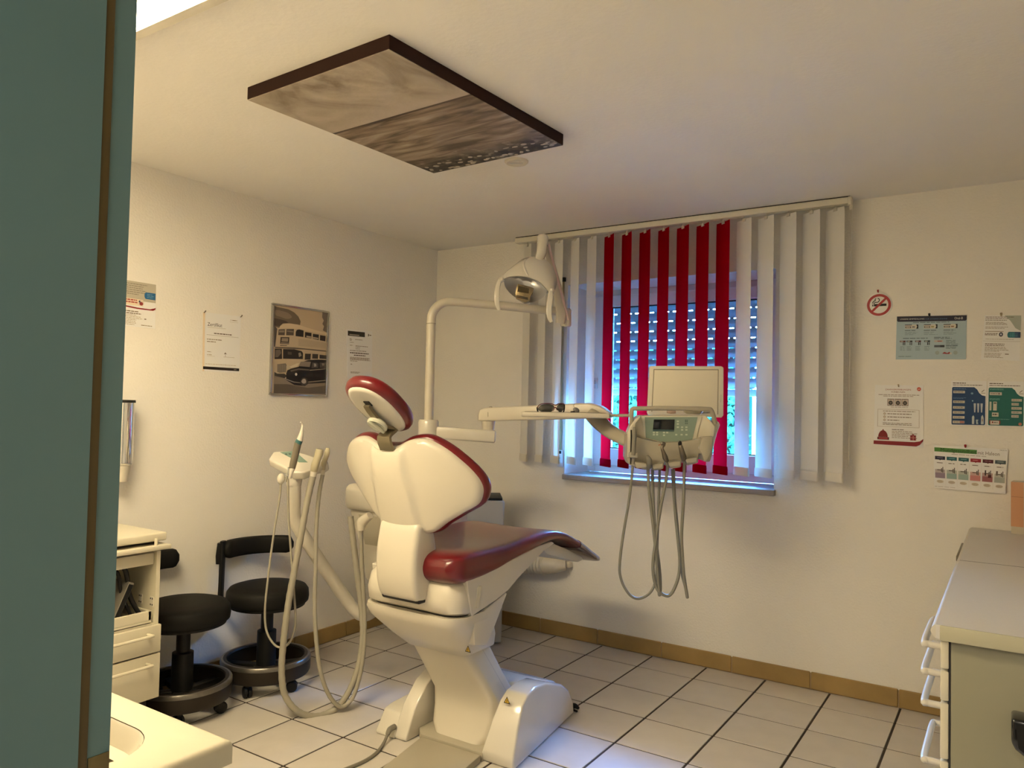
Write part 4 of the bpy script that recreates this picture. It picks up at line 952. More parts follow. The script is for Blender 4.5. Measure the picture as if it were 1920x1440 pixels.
for z0, z1, zh in ((.400, .508, .478), (.218, .394, .362)):
    d_ = B().box(CXF, CXF + .018, CY0, CY1 + .003, z0, z1, .003).obj('drawer', M_lam, dc)
    WORLD[d_] = WORLD[dc]
    bar_handle(CY0 + .10, CY1 - .055, zh, CXF + .018, d_)
    d_ = None
B().box(.05, CXF - .03, CY0 + .02, CY1 - .02, .0, .215, .004).obj('plinth', M_dark, dc)
td = thing('tablet', 'small dark tablet in a silver frame leaning inside the open cabinet', 'tablet', (.40, -2.46, .53))
tm = Matrix.Translation((.42, -2.50, .528)) @ Matrix.Rotation(math.radians(-24), 4, 'X') @ Matrix.Rotation(math.radians(0), 4, 'Z')
B().box(-.10, .045, -.012, .012, 0, .17, .004, m=tm).obj('frame', mat('tablet_silver', (.30, .28, .24), .3, metal=.5), td)
B().box(.0445, .0462, -.009, .009, .008, .162, m=tm).obj('edge', M_blackp, td)
o = B().tube([(.43, -2.49, .76), (.45, -2.46, .745), (.445, -2.44, .70), (.44, -2.425, .63), (.45, -2.40, .57), (.455, -2.385, .538), (.44, -2.42, .532)], .009, 8, 6).tube([(.42, -2.50, .75), (.43, -2.47, .72), (.435, -2.455, .64), (.445, -2.43, .57), (.45, -2.415, .535)], .007, 8, 6).obj('black_cable', M_blackp, angle=60)
tag(o, 'loops of black cable hanging inside the open cabinet', 'cable')

# ================================================================ WASH COUNTER IN THE FOREGROUND
SZ = .82; SX, SY = 2.243, -3.288
wc = thing('wash_counter', 'cream wash counter with moulded basin in front of the teal door frame', 'counter', (1.9, -3.5, 0))
b = B()
ang = 0
OUTL = rrect((1.2 + SX) / 2, (RY + .003 + SY) / 2, (SX - 1.2) / 2, (SY - RY - .003) / 2, .022, 4)
BCX, BCY = 1.90, -3.515
BAS = rrect(BCX, BCY, .265, .155, .10, 8)
# top plate with basin hole: bridge outer and inner rings
t = bmesh.new()
n = len(BAS)
def pick(ang_, ring, c):
    best = None
    for p in ring:
        a = math.atan2(p[1] - c[1], p[0] - c[0]); d = abs((a - ang_ + math.pi) % (2 * math.pi) - math.pi)
        if best is None or d < best[0]: best = (d, p)
    return best[1]
def border(ang_):
    dx, dy = math.cos(ang_), math.sin(ang_); x0, x1, y0, y1 = 1.2, SX, RY + .003, SY
    ts = []
    if dx > 1e-6: ts.append((x1 - BCX) / dx)
    if dx < -1e-6: ts.append((x0 - BCX) / dx)
    if dy > 1e-6: ts.append((y1 - BCY) / dy)
    if dy < -1e-6: ts.append((y0 - BCY) / dy)
    k = min(ts); return (BCX + dx * k, BCY + dy * k)
angs = sorted(set([math.atan2(p[1] - BCY, p[0] - BCX) for p in BAS] + [math.atan2(y - BCY, x - BCX) for x in (1.2, SX) for y in (RY + .003, SY)]))
def inner(a):
    # ray to rounded rectangle
    lo, hi = 0, .6
    def inside(k):
        x = abs(math.cos(a) * k) - .165; y = abs(math.sin(a) * k) - .055
        return math.hypot(max(x, 0), max(y, 0)) + min(max(x, y), 0) < .10
    for _ in range(40):
        m_ = (lo + hi) / 2
        if inside(m_): lo = m_
        else: hi = m_
    return lo
def ring_s(s, z): return [(BCX + math.cos(a) * inner(a) * s, BCY + math.sin(a) * inner(a) * s, z) for a in angs]
ro = [(border(a)[0], border(a)[1]) for a in angs]
def inset(p, d): return (min(max(p[0], 1.2), SX - d) , min(max(p[1], RY + .003), SY - d))
b = B()
b.loft([[(p[0], p[1], SZ - .042) for p in ro], [(p[0], p[1], SZ - .010) for p in ro], [inset(p, .003) + (SZ - .003,) for p in ro], [inset(p, .010) + (SZ,) for p in ro], ring_s(1.0, SZ)], caps=False)
b.loft([[(p[0], p[1], SZ - .042) for p in ro], [(BCX + (p[0] - BCX) * .5, BCY + (p[1] - BCY) * .5, SZ - .042) for p in ro]], caps=False)
b.obj('worktop', M_lam, wc, angle=50)
B().loft([ring_s(1.0, SZ - .0005), ring_s(1.0, SZ - .004), ring_s(.985, SZ - .004)], caps=False).obj('basin_joint', mat('dark_joint', (.10, .08, .06), .7), wc)
B().loft([ring_s(.995, SZ - .0015), ring_s(.975, SZ - .006), ring_s(.93, SZ - .035), ring_s(.85, SZ - .085), ring_s(.70, SZ - .115), ring_s(.4, SZ - .125), ring_s(.05, SZ - .128)], caps=False).obj('basin', mat('cream_basin', (.52, .485, .41), .22, coat=.5), wc, angle=60)
B().box(1.22, SX - .025, RY + .003, SY - .03, .10, SZ - .055, .003).obj('cupboard', M_lam, wc)
B().box(1.22, SX - .045, RY + .003, SY - .07, 0, .10).obj('plinth', M_dark, wc, smooth=False)
B().tube([(SX - .05, SY - .030, SZ - .055), (SX - .018, SY - .05, SZ - .055), (SX - .018, SY - .30, SZ - .055)], .011, 10, smooth=False).obj('rail', M_lam, wc)

# ================================================================ CUPBOARDS ALONG THE RIGHT WALL
WXL, WYN, WYS = 3.222, -1.985, -.985
def cupboard(name, label, y0, y1, hands):
    t = thing(name, label, 'cabinet', ((WXL + RX) / 2, (y0 + y1) / 2, 0))
    B().box(WXL + .034, RX - .003, y0 + .008, y1, .08, .858, .003).obj('carcass', M_lamd, t)
    B().box(WXL + .07, RX - .003, y0 + .01, y1, 0, .08).obj('plinth', M_dark, t, smooth=False)
    B().box(WXL + .028, WXL + .034, y0 + .009, y1 - .001, .085, .862).obj('gap', M_dark, t, smooth=False)
    zs = [.100, .395, .566, .708, .786, .862]
    if hands:
        zs = [.090, .322, .567, .708, .786, .859]
        for k in range(5):
            d_ = B().box(WXL + .012, WXL + .030, y0 + .006, y1 - .002, zs[k] + .003, zs[k + 1] - .003, .003).obj('drawer', M_lam, t)
            WORLD[d_] = WORLD[t]
            zh = zs[k + 1] - (.021 if k == 4 else .016)
            x = WXL + .012; ya, yb = y0 + .025, y0 + .30
            B().tube([(x, ya, zh), (x - .028, ya, zh), (x - .037, ya + .008, zh), (x - .038, (ya + yb) / 2, zh + .001), (x - .037, yb - .008, zh), (x - .028, yb, zh), (x, yb, zh)], .0085, 9, 5).obj('handle', M_plast2, d_, angle=60)
    else:
        d_ = B().box(WXL + .012, WXL + .030, y0 + .004, y1 - .006, .09, .858, .003).obj('door', M_lam, t); WORLD[d_] = WORLD[t]
        B().box(WXL - .034, WXL - .024, y0 + .50, y0 + .90, .812, .834, .003).box(WXL - .026, WXL + .014, y0 + .51, y0 + .525, .816, .830).box(WXL - .026, WXL + .014, y0 + .875, y0 + .89, .816, .830).obj('handle', M_brass, d_)
    return t
c1 = cupboard('base_cabinet', 'sage sided drawer cabinet with five bar handles nearest along the right wall', WYN, WYS, True)
c2 = cupboard('base_cabinet', 'far base cabinet in the corner under the window wall posters', WYS, -.004, False)
def topslab(t, y0, y1):
    B().box(WXL + .003, RX - .003, y0, y1, .8645, .8985, .0).obj('worktop', M_top, t, smooth=False)
    B().tube([(WXL + .008, y0 + .006, .8815), (WXL + .008, y1 - .0, .8815)], .017, 12, smooth=False).obj('edge_strip', M_plast2, t, angle=60)
topslab(c1, WYN - .012, WYS - .0005)
topslab(c2, WYS + .0045, -.004)
B().box(WXL + .004, RX - .003, WYS + .0002, WYS + .0045, .862, .8986).obj('top_joint', M_dark, c2, smooth=False)
B().box(WXL + .012, RX - .003, WYN - .018, WYN - .011, .862, .8995, .003).obj('end_edge', mat('sage_edge', (.42, .40, .29), .4), c1)
# black holder on the near side panel
q0 = pl(1896, 1334, 1, -2.0); q1 = pl(1905, 1406, 1, -2.0)
bh = thing('wall_holder', 'glossy black rounded holder fixed to the sage side of the drawer cabinet', 'holder', (q0.x + .06, -1.99, .68))
B().prism([(q0.x, q0.z), (q0.x + .13, q0.z - .004), (q0.x + .13, q1.z), (q0.x + .03, q1.z), (q0.x + .008, q1.z + .016), (q0.x, q1.z + .030)], -2.050, -1.978, 'y', .008, 3).obj('shell', mat('gloss_black', (.006, .006, .006), .12, coat=.5), bh)
B().prism([(q0.x + .008, q0.z - .008), (q0.x + .12, q0.z - .012), (q0.x + .12, q1.z + .006), (q0.x + .034, q1.z + .006), (q0.x + .014, q1.z + .022)], -2.0505, -2.048, 'y').obj('front_inlay', M_blackp, bh)
# carton at the right edge
k0 = pl(1896, 1000, 2, .9)
cb = thing('carton', 'peach and white cardboard carton with crimson print on the far worktop', 'box', (k0.x + .12, k0.y + .08, .9))
cm = Matrix.Translation((k0.x, k0.y, .8995)) @ Matrix.Rotation(math.radians(-6), 4, 'Z')
M_peach = mat('peach_card', (.58, .29, .15), .6)
hz = .228
B().box(0, .26, 0, .15, 0, hz, .001, m=cm).obj('body', mat('cream_card', (.52, .46, .37), .6), cb, smooth=False)
B().box(.0, .0455, -.0012, 0, .032, hz, m=cm).obj('peach_band', M_peach, cb, smooth=False)
B().box(-.0012, 0, 0, .15, .032, hz, m=cm).obj('peach_side', M_peach, cb, smooth=False)
B().box(.0, .0455, -.0016, -.001, hz - .066, hz - .064, m=cm).obj('fold', mat('peach_dark', (.34, .15, .07), .6), cb, smooth=False)
B().box(.049, .16, -.0014, 0, .055, hz - .072, m=cm).obj('print', mat('crimson_print', (.20, .004, .025), .5), cb, smooth=False)

# ================================================================ CEILING PICTURE AND COVER
m = bpy.data.materials.new('sepia_seascape'); m.use_nodes = True
n = m.node_tree.nodes; l = m.node_tree.links; pb = n['Principled BSDF']; pb.inputs['Roughness'].default_value = .55
tc = n.new('ShaderNodeTexCoord'); sx = n.new('ShaderNodeSeparateXYZ'); l.new(tc.outputs['Object'], sx.inputs[0])
def math_(op, a, b_=None):
    q = n.new('ShaderNodeMath'); q.operation = op
    for i, v in enumerate((a, b_)):
        if v is None: continue
        if hasattr(v, 'links'): l.new(v, q.inputs[i])
        else: q.inputs[i].default_value = v
    return q.outputs[0]
def noise(scale, vec_scale, detail=5, dist=0):
    mp = n.new('ShaderNodeMapping'); mp.inputs['Scale'].default_value = vec_scale; l.new(tc.outputs['Object'], mp.inputs[0])
    q = n.new('ShaderNodeTexNoise'); q.inputs['Scale'].default_value = scale; q.inputs['Detail'].default_value = detail; q.inputs['Distortion'].default_value = dist
    l.new(mp.outputs[0], q.inputs['Vector']); return q.outputs['Fac']
def ramp(f, stops):
    q = n.new('ShaderNodeValToRGB'); l.new(f, q.inputs[0])
    e = q.color_ramp.elements
    while len(e) < len(stops): e.new(.5)
    for k, (p, c) in enumerate(stops): e[k].position = p; e[k].color = tuple(c) + (1,)
    return q.outputs[0]
def mixc(f, a, b_, mode='MIX'):
    q = n.new('ShaderNodeMixRGB'); q.blend_type = mode
    if hasattr(f, 'links'): l.new(f, q.inputs[0])
    else: q.inputs[0].default_value = f
    for i, v in ((1, a), (2, b_)):
        if hasattr(v, 'links'): l.new(v, q.inputs[i])
        else: q.inputs[i].default_value = tuple(v) + (1,)
    return q.outputs[0]
Yc = sx.outputs['Y']   # -.485 (near, sky) .. .485 (far, shore)
sky = ramp(noise(3.2, (1.3, 1, 1), 6, 1.8), [(.28, (.15, .108, .068)), (.46, (.33, .272, .21)), (.64, (.45, .385, .31))])
sky = mixc(math_('MULTIPLY', math_('SUBTRACT', Yc, -.30), 4.0), sky, (.42, .36, .29)) if False else sky
fade = math_('MINIMUM', math_('MAXIMUM', math_('MULTIPLY', math_('ADD', Yc, .26), 6.5), 0.0), .85)
sky = mixc(fade, sky, (.46, .39, .315))
sea = ramp(noise(3.0, (1.2, 7, 1), 6, .8), [(.35, (.085, .055, .032)), (.52, (.25, .185, .13)), (.70, (.42, .35, .27))])
shore = ramp(noise(22, (1, 1, 1), 4, .4), [(.42, (.012, .009, .007)), (.56, (.06, .045, .03)), (.72, (.30, .26, .21))])
edge = math_('ADD', Yc, math_('MULTIPLY', math_('SUBTRACT', noise(6, (1, 1, 1), 4), .5), .22))
fs = math_('MINIMUM', math_('MAXIMUM', math_('MULTIPLY', math_('SUBTRACT', edge, .28), 8.0), 0.0), 1.0)
low = mixc(fs, sea, shore)
hz_ = math_('ADD', Yc, .098)
full = mixc(math_('GREATER_THAN', hz_, 0.0), sky, low)
line = math_('LESS_THAN', math_('ABSOLUTE', hz_), .006)
full = mixc(line, full, (.07, .045, .028))
l.new(full, pb.inputs['Base Color'])
nb = n.new('ShaderNodeBump'); nb.inputs['Strength'].default_value = .35; nb.inputs['Distance'].default_value = .004
l.new(noise(45, (1, 1, 1), 5), nb.inputs['Height']); l.new(nb.outputs[0], pb.inputs['Normal'])
cp = thing('ceiling_picture', 'large sepia seascape canvas with dark brown edges fixed flat under the ceiling', 'picture', (1.527, -2.022, 2.477))
WORLD[cp] = Vector((0, 0, 0))
B().box(-.3425, .3425, -.485, .485, -.021, .023, .002).obj('canvas_edge', mat('dark_brown_edge', (.024, .009, .006), .7, var=.15, spec=.15), cp, smooth=False)
B().box(-.341, .341, -.4835, .4835, -.0225, -.0205).obj('painted_face', m, cp, smooth=False)
# pebbles painted thick on the shore
b = B(); rnd = random.Random(5)
for i in range(46):
    x = rnd.uniform(-.32, .32); y = rnd.uniform(.385, .475) - .06 * max(0, x - .1)
    a, c_ = rnd.uniform(.008, .017), rnd.uniform(.005, .010)
    b.ball((x, y, -.0222), a, c_, .0025, 8)
b.obj('pebbles', mat('painted_pebble', (.38, .33, .27), .5, var=.5, vscale=30), cp, kind='stuff')
cp.rotation_euler = (0, 0, math.radians(-2.4))
cc = thing('ceiling_cover', 'small round cream cover plate on the ceiling beyond the seascape canvas', 'cover', (1.546, -1.366, 2.5))
B().lathe([(.001, 2.492), (.036, 2.492), (.040, 2.489), (.0465, 2.489), (.052, 2.494), (.053, 2.5), (.001, 2.5)], 36, Matrix.Translation((1.546, -1.366, 0))).obj('plate', mat('aged_cover', (.66, .60, .48), .6), cc, angle=50)
B().box(-.03, .03, -.004, .004, 2.490, 2.4925, .001, m=Matrix.Translation((1.546, -1.366, 0)) @ Matrix.Rotation(.5, 4, 'Z')).obj('slot', M_alu, cc)
# steel cup dispenser
DY, DXc = -2.262, .062
di = thing('cup_dispenser', 'chrome tube cup dispenser with black lid on the left wall', 'dispenser', (DXc, DY, 1.25))
D = Matrix.Translation((DXc, DY, 0))
B().lathe([(.001, 1.125), (.045, 1.125), (.046, 1.395), (.001, 1.395)], 30, D).obj('tube', M_chrome, di, angle=50)
B().lathe([(.001, 1.394), (.0485, 1.394), (.049, 1.398), (.048, 1.406), (.001, 1.407)], 30, D).obj('lid', M_blackp, di, angle=50)
B().box(0, .03, DY - .02, DY + .02, 1.14, 1.38, .003).obj('wall_mount', M_plast2, di)
cu2 = B().lathe([(.001, 1.043), (.029, 1.043), (.030, 1.046), (.037, 1.112), (.0385, 1.116), (.042, 1.118), (.042, 1.1248), (.001, 1.1248)], 26, D).obj('paper_cup', M_plast, angle=50)
tag(cu2, 'white paper cup hanging from the chrome tube dispenser', 'cup')
# ================================================================ PAPERS, BOARDS AND PICTURES ON THE WALLS
def flatmat(h, rough=.6): return mat('print_' + h.strip('#'), srgb(h), rough, var=.0)
INK = '#3a3028'
class Poster:
    """flat sheet on a wall given by the four frame corners TL, TR, BR, BL; unit coords u right, v down"""
    def __init__(self, name, label, cat, ax, corners, t, base, group=None, gap=.0):
        self.n = Vector((1, 0, 0)) if ax == 0 else Vector((0, -1, 0)); self.ax = ax; self.t = t + gap
        self.c = []
        for x, y in corners:
            p = pl(x, y, ax, self.n[ax] * self.t); p -= self.n * self.t; self.c.append(p)
        mid = sum(self.c, Vector()) / 4
        self.th = thing(name, label, cat, tuple(mid), group)
        a = [p + self.n * gap for p in self.c]; f = [p + self.n * self.t for p in self.c]
        b = B(); b.loft([a, f]); b.obj('sheet', base, self.th, smooth=False)
        self.b = B(); self.mats = []; self.k = 0; self.tb = B(); self.tm = []; self.lettered = False
    def P(self, u, v, h=0):
        c = self.c; return c[0] * (1 - u) * (1 - v) + c[1] * u * (1 - v) + c[2] * u * v + c[3] * (1 - u) * v + self.n * (self.t + h)
    def mi(self, L, h):
        m = flatmat(h)
        if m not in L: L.append(m)
        return L.index(m)
    def h(self): self.k += 1; return .0003 + .000012 * self.k
    def rect(self, col, u0, v0, u1, v1): 
        h = self.h(); self.b.poly([self.P(u0, v0, h), self.P(u0, v1, h), self.P(u1, v1, h), self.P(u1, v0, h)], self.mi(self.mats, col)); return self
    def poly(self, col, pts): h = self.h(); self.b.poly([self.P(u, v, h) for u, v in pts], self.mi(self.mats, col)); return self
    def disc(self, col, u, v, ru, rv=None, a0=0, a1=360, n=20):
        rv = rv or ru; return self.poly(col, [(u + ru * math.cos(math.radians(a0 + (a1 - a0) * k / n)), v - rv * math.sin(math.radians(a0 + (a1 - a0) * k / n))) for k in range(n + (0 if a1 - a0 == 360 else 1))])
    def lines(self, col, u0, v0, u1, n, dv, th=.008, rag=.25, seed=1):
        r = random.Random(seed)
        for i in range(n):
            # words as short bars
            u = u0; end = u1 - (u1 - u0) * r.random() * rag
            while u < end:
                w = min(r.uniform(.03, .10), end - u); self.rect(col, u, v0 + i * dv, u + w, v0 + i * dv + th); u += w + .012
        return self
    def text(self, s, col, u0, v0, u1, v1):
        cu = bpy.data.curves.new('t', 'FONT'); cu.body = s; cu.resolution_u = 2
        o = bpy.data.objects.new('t', cu); me = bpy.data.meshes.new_from_object(o)
        xs = [v.co.x for v in me.vertices]; ys = [v.co.y for v in me.vertices]
        x0, x1, y0, y1 = min(xs), max(xs), min(ys), max(ys); h = self.h() + .0002
        k = self.mi(self.tm, col); V = [self.tb.bm.verts.new(self.P(u0 + (v.co.x - x0) / (x1 - x0) * (u1 - u0), v1 + (v.co.y - y0) / (y1 - y0) * (v0 - v1), h)) for v in me.vertices]
        for p in me.polygons:
            try: f = self.tb.bm.faces.new([V[i] for i in p.vertices]); f.material_index = k
            except ValueError: pass
        bpy.data.objects.remove(o); bpy.data.curves.remove(cu); bpy.data.meshes.remove(me); self.lettered = True; return self
    def pin(self, col, u, v, r=.0055):
        p = self.P(u, v); q = p + self.n * .016
        B().tube([p, p + self.n * .006, q + Vector((0, 0, .008))], [r * .5, r * .8, r], 10, 3).obj('pin', mat('pin_' + col.strip('#'), srgb(col), .3), self.th); return self
    def done(self):
        if self.mats: self.b.obj('print', self.mats, self.th, smooth=False, kind='stuff')
        else: self.b.bm.free()
        if self.lettered: self.tb.obj('lettering', self.tm, self.th, smooth=False, kind='stuff')
        else: self.tb.bm.free()
        return self.th
M_sheet = mat('sheet_white', (.80, .79, .77), .5, var=.0)
M_blue = mat('sheet_pale_blue', (.36, .47, .53), .45, var=.06, vscale=4)

# no smoking sign
nc = pl(1648.3, 572, 1, 0); NR = .0605
ns = thing('no_smoking_sign', 'round red and white no smoking sign with crossed cigarette right of the blind', 'sign', (nc.x, -.003, nc.z))
nm = Matrix(((1, 0, 0, nc.x), (0, 0, -1, 0), (0, 1, 0, nc.z), (0, 0, 0, 1)))     # local z points out of the wall
B().lathe([(.001, .001), (NR, .001), (NR, .0045), (NR - .001, .005), (.001, .005)], 40, nm).obj('disc', mat('enamel_white', (.80, .77, .72), .35, var=0), ns, angle=40)
M_sr = mat('sign_red', (.36, .006, .010), .35, var=.03)
B().lathe([(NR * .70, .005), (NR * .90, .005), (NR * .90, .0062), (NR * .70, .0062)], 40, nm).obj('ring', M_sr, ns, smooth=False)
B().box(-NR * .8, NR * .8, -NR * .088, NR * .088, .0058, .0064, m=nm @ Matrix.Rotation(math.radians(45), 4, 'Z')).obj('slash', M_sr, ns, smooth=False)
B().box(-NR * .38, NR * .56, -NR * .105, NR * .085, .005, .0056, m=nm).box(-NR * .50, -NR * .42, -NR * .105, NR * .06, .005, .0056, m=nm).obj('cigarette', M_blackp, ns, smooth=False)
b = B()
for L in ([(-.46, .13), (-.46, .22), (-.36, .34), (-.26, .37), (-.30, .46), (-.22, .54)], [(-.38, .10), (-.30, .22), (-.10, .22), (.02, .34), (.02, .48), (-.10, .54)]):
    P = catmull([Vector((x * NR, y * NR, .0053)) for x, y in L], 5)
    for p, q in zip(P, P[1:]):
        d = (q - p).normalized(); s = Vector((-d.y, d.x, 0)) * NR * .035
        b.poly([nm @ (p - s), nm @ (q - s), nm @ (q + s), nm @ (p + s)])
b.obj('smoke', M_blackp, ns, smooth=False)
B().tube([(nc.x - .004, -.002, nc.z + NR + .004), (nc.x - .004, -.010, nc.z + NR + .006), (nc.x - .004, -.014, nc.z + NR + .014)], [.003, .004, .005], 8, 3).obj('pin', M_sr, ns)

# pale blue product board
p = Poster('product_board', 'pale blue landscape board with dark navy header right of the no smoking sign', 'board', 1, [(1681.5, 593.5), (1813, 591), (1811, 673.5), (1679.5, 674)], .003, M_blue)
p.poly('#1b1d35', [(.005, .0), (.998, .0), (.998, .10), (.98, .125), (.02, .125), (.005, .10)])
p.text('UNSERE EMPFEHLUNG', '#c9c6c4', .05, .048, .405, .082).text('FÜR STARKE ZÄHNE', '#5d7694', .42, .048, .73, .085).text('Oral-B', '#e6ddd6', .83, .035, .945, .09)
p.lines('#3c4650', .24, .142, .76, 1, .1, .012, 0)
for i, u in enumerate((.125, .40, .68)):
    p.rect('#c8c2b4', u, .195, u + .195, .29).rect('#252a38', u, .195, u + .10, .212).rect('#3a4048', u + .005, .235, u + .09, .275).rect('#d6d0c2', u + .015, .247, u + .08, .263).poly('#14161e', [(u + .165, .195), (u + .195, .195), (u + .195, .29), (u + .165, .29), (u + .178, .24)]).rect(('#6c6e72', '#96905c', '#8c6a52')[i], u + .105, .235, u + .145, .265)
    p.lines('#4a525a', u, .325, u + .18, 1, .03, .014, .1, i).lines('#6b7c84', u, .37, u + .2, 3, .028, .008, .4, i + 4)
p.lines('#3f4a54', .10, .505, .46, 1, .1, .013, 0).lines('#3f4a54', .55, .49, .90, 2, .03, .012, .4, 2)
for i, u in enumerate((.055, .155, .28, .41)):
    p.rect(('#5a2424', '#252b36', '#4a1c2c', '#22323c')[i], u, .565, u + .085, .60).rect('#c9c5bc', u + .01, .575, u + .05, .588).rect(('#39424a', '#556068', '#23262e', '#1d2a38')[i], u + .045, .605, u + .06, .67).rect('#2b3138', u + .068, .605, u + .08, .67)
    p.lines('#66777e', u + .005, .70, u + .09, 4, .028, .008, .3, i + 9)
p.rect('#b9aaa2', .555, .565, .675, .605).rect('#8c4440', .60, .575, .66, .592).rect('#4c545c', .555, .675, .70, .725).rect('#2a2e36', .64, .675, .70, .725)
p.lines('#5a7078', .72, .565, .90, 5, .028, .010, .3, 20).lines('#4c6068', .72, .69, .90, 3, .028, .010, .3, 21)
p.disc('#98a4a4', .60, .85, .03, .045).disc('#98a4a4', .855, .85, .03, .045).poly('#8e3a3e', [(.67, .87), (.70, .83), (.74, .86), (.77, .83), (.80, .87), (.77, .88), (.73, .88)]).disc('#c7c1b8', .79, .87, .016, .025)
p.lines('#55666c', .04, .925, .24, 1, .02, .010, 0)
p.pin('#14141c', .478, .0); p.done()
# white leaflet with teal tab
p = Poster('leaflet', 'white leaflet with teal and navy tab at the far right edge of the window wall', 'leaflet', 1, [(1846.3, 591.5), (1914.7, 591.5), (1911.6, 676.5), (1839, 674)], .002, M_sheet)
p.poly('#a9aea2', [(.55, .0), (1, .0), (1, .34), (.86, .28), (.72, .12)])
p.lines('#6a5c4a', .03, .03, .85, 3, .035, .012, .3, 1).lines('#8a7c6a', .05, .15, .75, 3, .025, .010, .3, 2).lines('#8a7c6a', .05, .255, .70, 2, .03, .010, .2, 3)
p.rect('#8c7c68', .05, .355, .55, .367).lines('#6a5a4a', .05, .40, .40, 2, .03, .016, .1, 4).disc('#2c2a3c', .485, .425, .055, .05).disc('#cdd0da', .485, .425, .022, .022)
p.disc('#1f6a74', .70, .43, .045, .065, 90, 270).rect('#1f6a74', .70, .365, .85, .495).rect('#173a5c', .85, .365, 1.0, .495).lines('#6fa6b4', .72, .40, .95, 3, .03, .008, .3, 7)
p.rect('#8a7a64', .02, .575, 1.0, .579).lines('#9a8a74', .08, .53, .9, 1, .02, .008, .4, 8).lines('#5c4a34', .08, .635, .62, 2, .035, .014, .1, 9).lines('#8c7c66', .08, .71, .85, 4, .03, .010, .5, 10).lines('#8c7c66', .08, .85, .60, 4, .03, .010, .3, 11)
p.rect('#776650', .62, .855, .72, .872)
p.pin('#9a8a70', .46, .0); p.done()
# tooth staining poster
p = Poster('staining_poster', 'white poster with dark red bottom band and red bell below the no smoking sign', 'poster', 1, [(1640.7, 721.7), (1731, 722.8), (1731.4, 839), (1638, 834)], .003, M_sheet)
p.text('ZAHNVERFÄRBUNGEN', '#9c4038', .22, .055, .75, .085).text('VORBEUGEN', '#8a4a40', .34, .10, .63, .125)
p.disc('#c4523c', .915, .06, .042, .032).poly('#c4523c', [(.875, .065), (.955, .065), (.93, .09), (.90, .09)]).text('gsk', '#e8d8cc', .892, .05, .938, .075)
p.lines('#8a7a6c', .08, .155, .92, 1, .02, .009, 0, 1).lines('#8a7a6c', .18, .178, .80, 1, .02, .008, 0, 2)
for i, u in enumerate((.27, .42, .565)):
    p.rect('#4a3a38', u, .225, u + .135, .34).rect('#c6b8aa', u + .008, .233, u + .127, .332).disc('#26201e', u + .067, .292, .044, .034).disc('#6c645e', u + .067, .292, .026, .017).rect('#8c8078', u + .04, .24, u + .095, .248)
p.lines('#9a8a7c', .34, .358, .70, 1, .02, .007, 0, 3)
p.rect('#a08e7c', .07, .40, .92, .404).rect('#a08e7c', .07, .685, .92, .689).rect('#a08e7c', .07, .40, .076, .689).rect('#a08e7c', .914, .40, .92, .689)
p.lines('#8a7a6c', .18, .425, .84, 1, .02, .010, 0, 4)
for i, v in enumerate((.468, .52, .572)): p.disc('#a8988a', .215, v + .006, .026, .02).disc('#cfc2b4', .215, v + .006, .017, .013).lines('#7c6c5e', .275, v, (.78, .76, .52)[i], 1, .02, .012, .05, i + 30)
p.lines('#8a7a6c', .18, .622, .82, 2, .025, .009, .1, 6)
p.disc('#7c1018', .19, .86, .098, .11, 0, 180).rect('#5c0c14', .075, .862, .315, .905).rect('#a8383c', .10, .87, .29, .895).disc('#7c1018', .19, .745, .012, .014)
p.lines('#6a5c50', .37, .725, .62, 1, .02, .010, 0, 8).lines('#9a8a7c', .37, .755, .90, 5, .026, .009, .5, 9)
p.rect('#7c1820', .74, .815, .855, .895).rect('#c88880', .795, .815, .805, .895).rect('#c88880', .74, .848, .855, .856).disc('#7c1820', .797, .805, .02, .012)
p.poly('#86101c', [(.0, .925), (.82, .922), (.93, .905), (1.0, .865), (.995, .90), (.93, .965), (.86, .99), (.0, .985)])
p.pin('#b8a890', .50, .02, .004); p.done()
# blue and teal recommendation cards
def card(label, corners, base, flip):
    p = Poster('product_card', label, 'card', 1, corners, .004, M_sheet)
    p.lines('#57493a', .05, .045, .42, 1, .03, .018, 0, 1).lines('#57493a', .05, .09, .92, 1, .03, .014, .05, 2)
    p.poly(base, [(.03, .165), (.055, .142), (.66, .142), (.74, .19), (.80, .27), (.88, .32), (.975, .335), (.975, .96), (.95, .98), (.05, .98), (.03, .96)])
    p.poly('#5a4a38', [(.86, .24), (.94, .19), (.945, .20), (.87, .25)]).rect('#8a7c68', .85, .265, .97, .275)
    return p
p = card('card with deep blue panel and pictures of tubes on the window wall', [(1783.5, 713.5), (1850, 714.5), (1848.5, 799), (1782, 797.5)], '#123a66', False)
p.lines('#5a7aa0', .07, .165, .44, 2, .02, .010, .1, 3).lines('#5a7aa0', .07, .375, .46, 2, .02, .010, .3, 4)
for i, v in enumerate((.235, .455, .58, .69, .80, .905)): p.rect('#c2bcb0', .065, v - .01, .40, v + .045).lines('#7c7468', .09, v + .008, .37, 1, .02, .016, .1, i + 5)
p.rect('#a86a62', .27, .90, .395, .945)
for u in (.65, .745, .84): p.poly('#b4b8be', [(u, .50), (u + .065, .50), (u + .055, .64), (u + .05, .70), (u + .018, .70), (u + .012, .64)])
p.poly('#b9bfc2', [(.61, .80), (.645, .765), (.675, .80), (.675, .96), (.61, .96)]).poly('#9fb0ba', [(.72, .86), (.79, .86), (.77, .90), (.79, .96), (.73, .96)]).poly('#b9bfc2', [(.865, .80), (.89, .76), (.91, .76), (.935, .82), (.94, .96), (.86, .96)]).rect('#8a5a50', .89, .84, .91, .90)
p.disc('#8fb0c8', .62, .445, .02, .015).disc('#6e8fae', .60, .28, .035, .022); p.done()
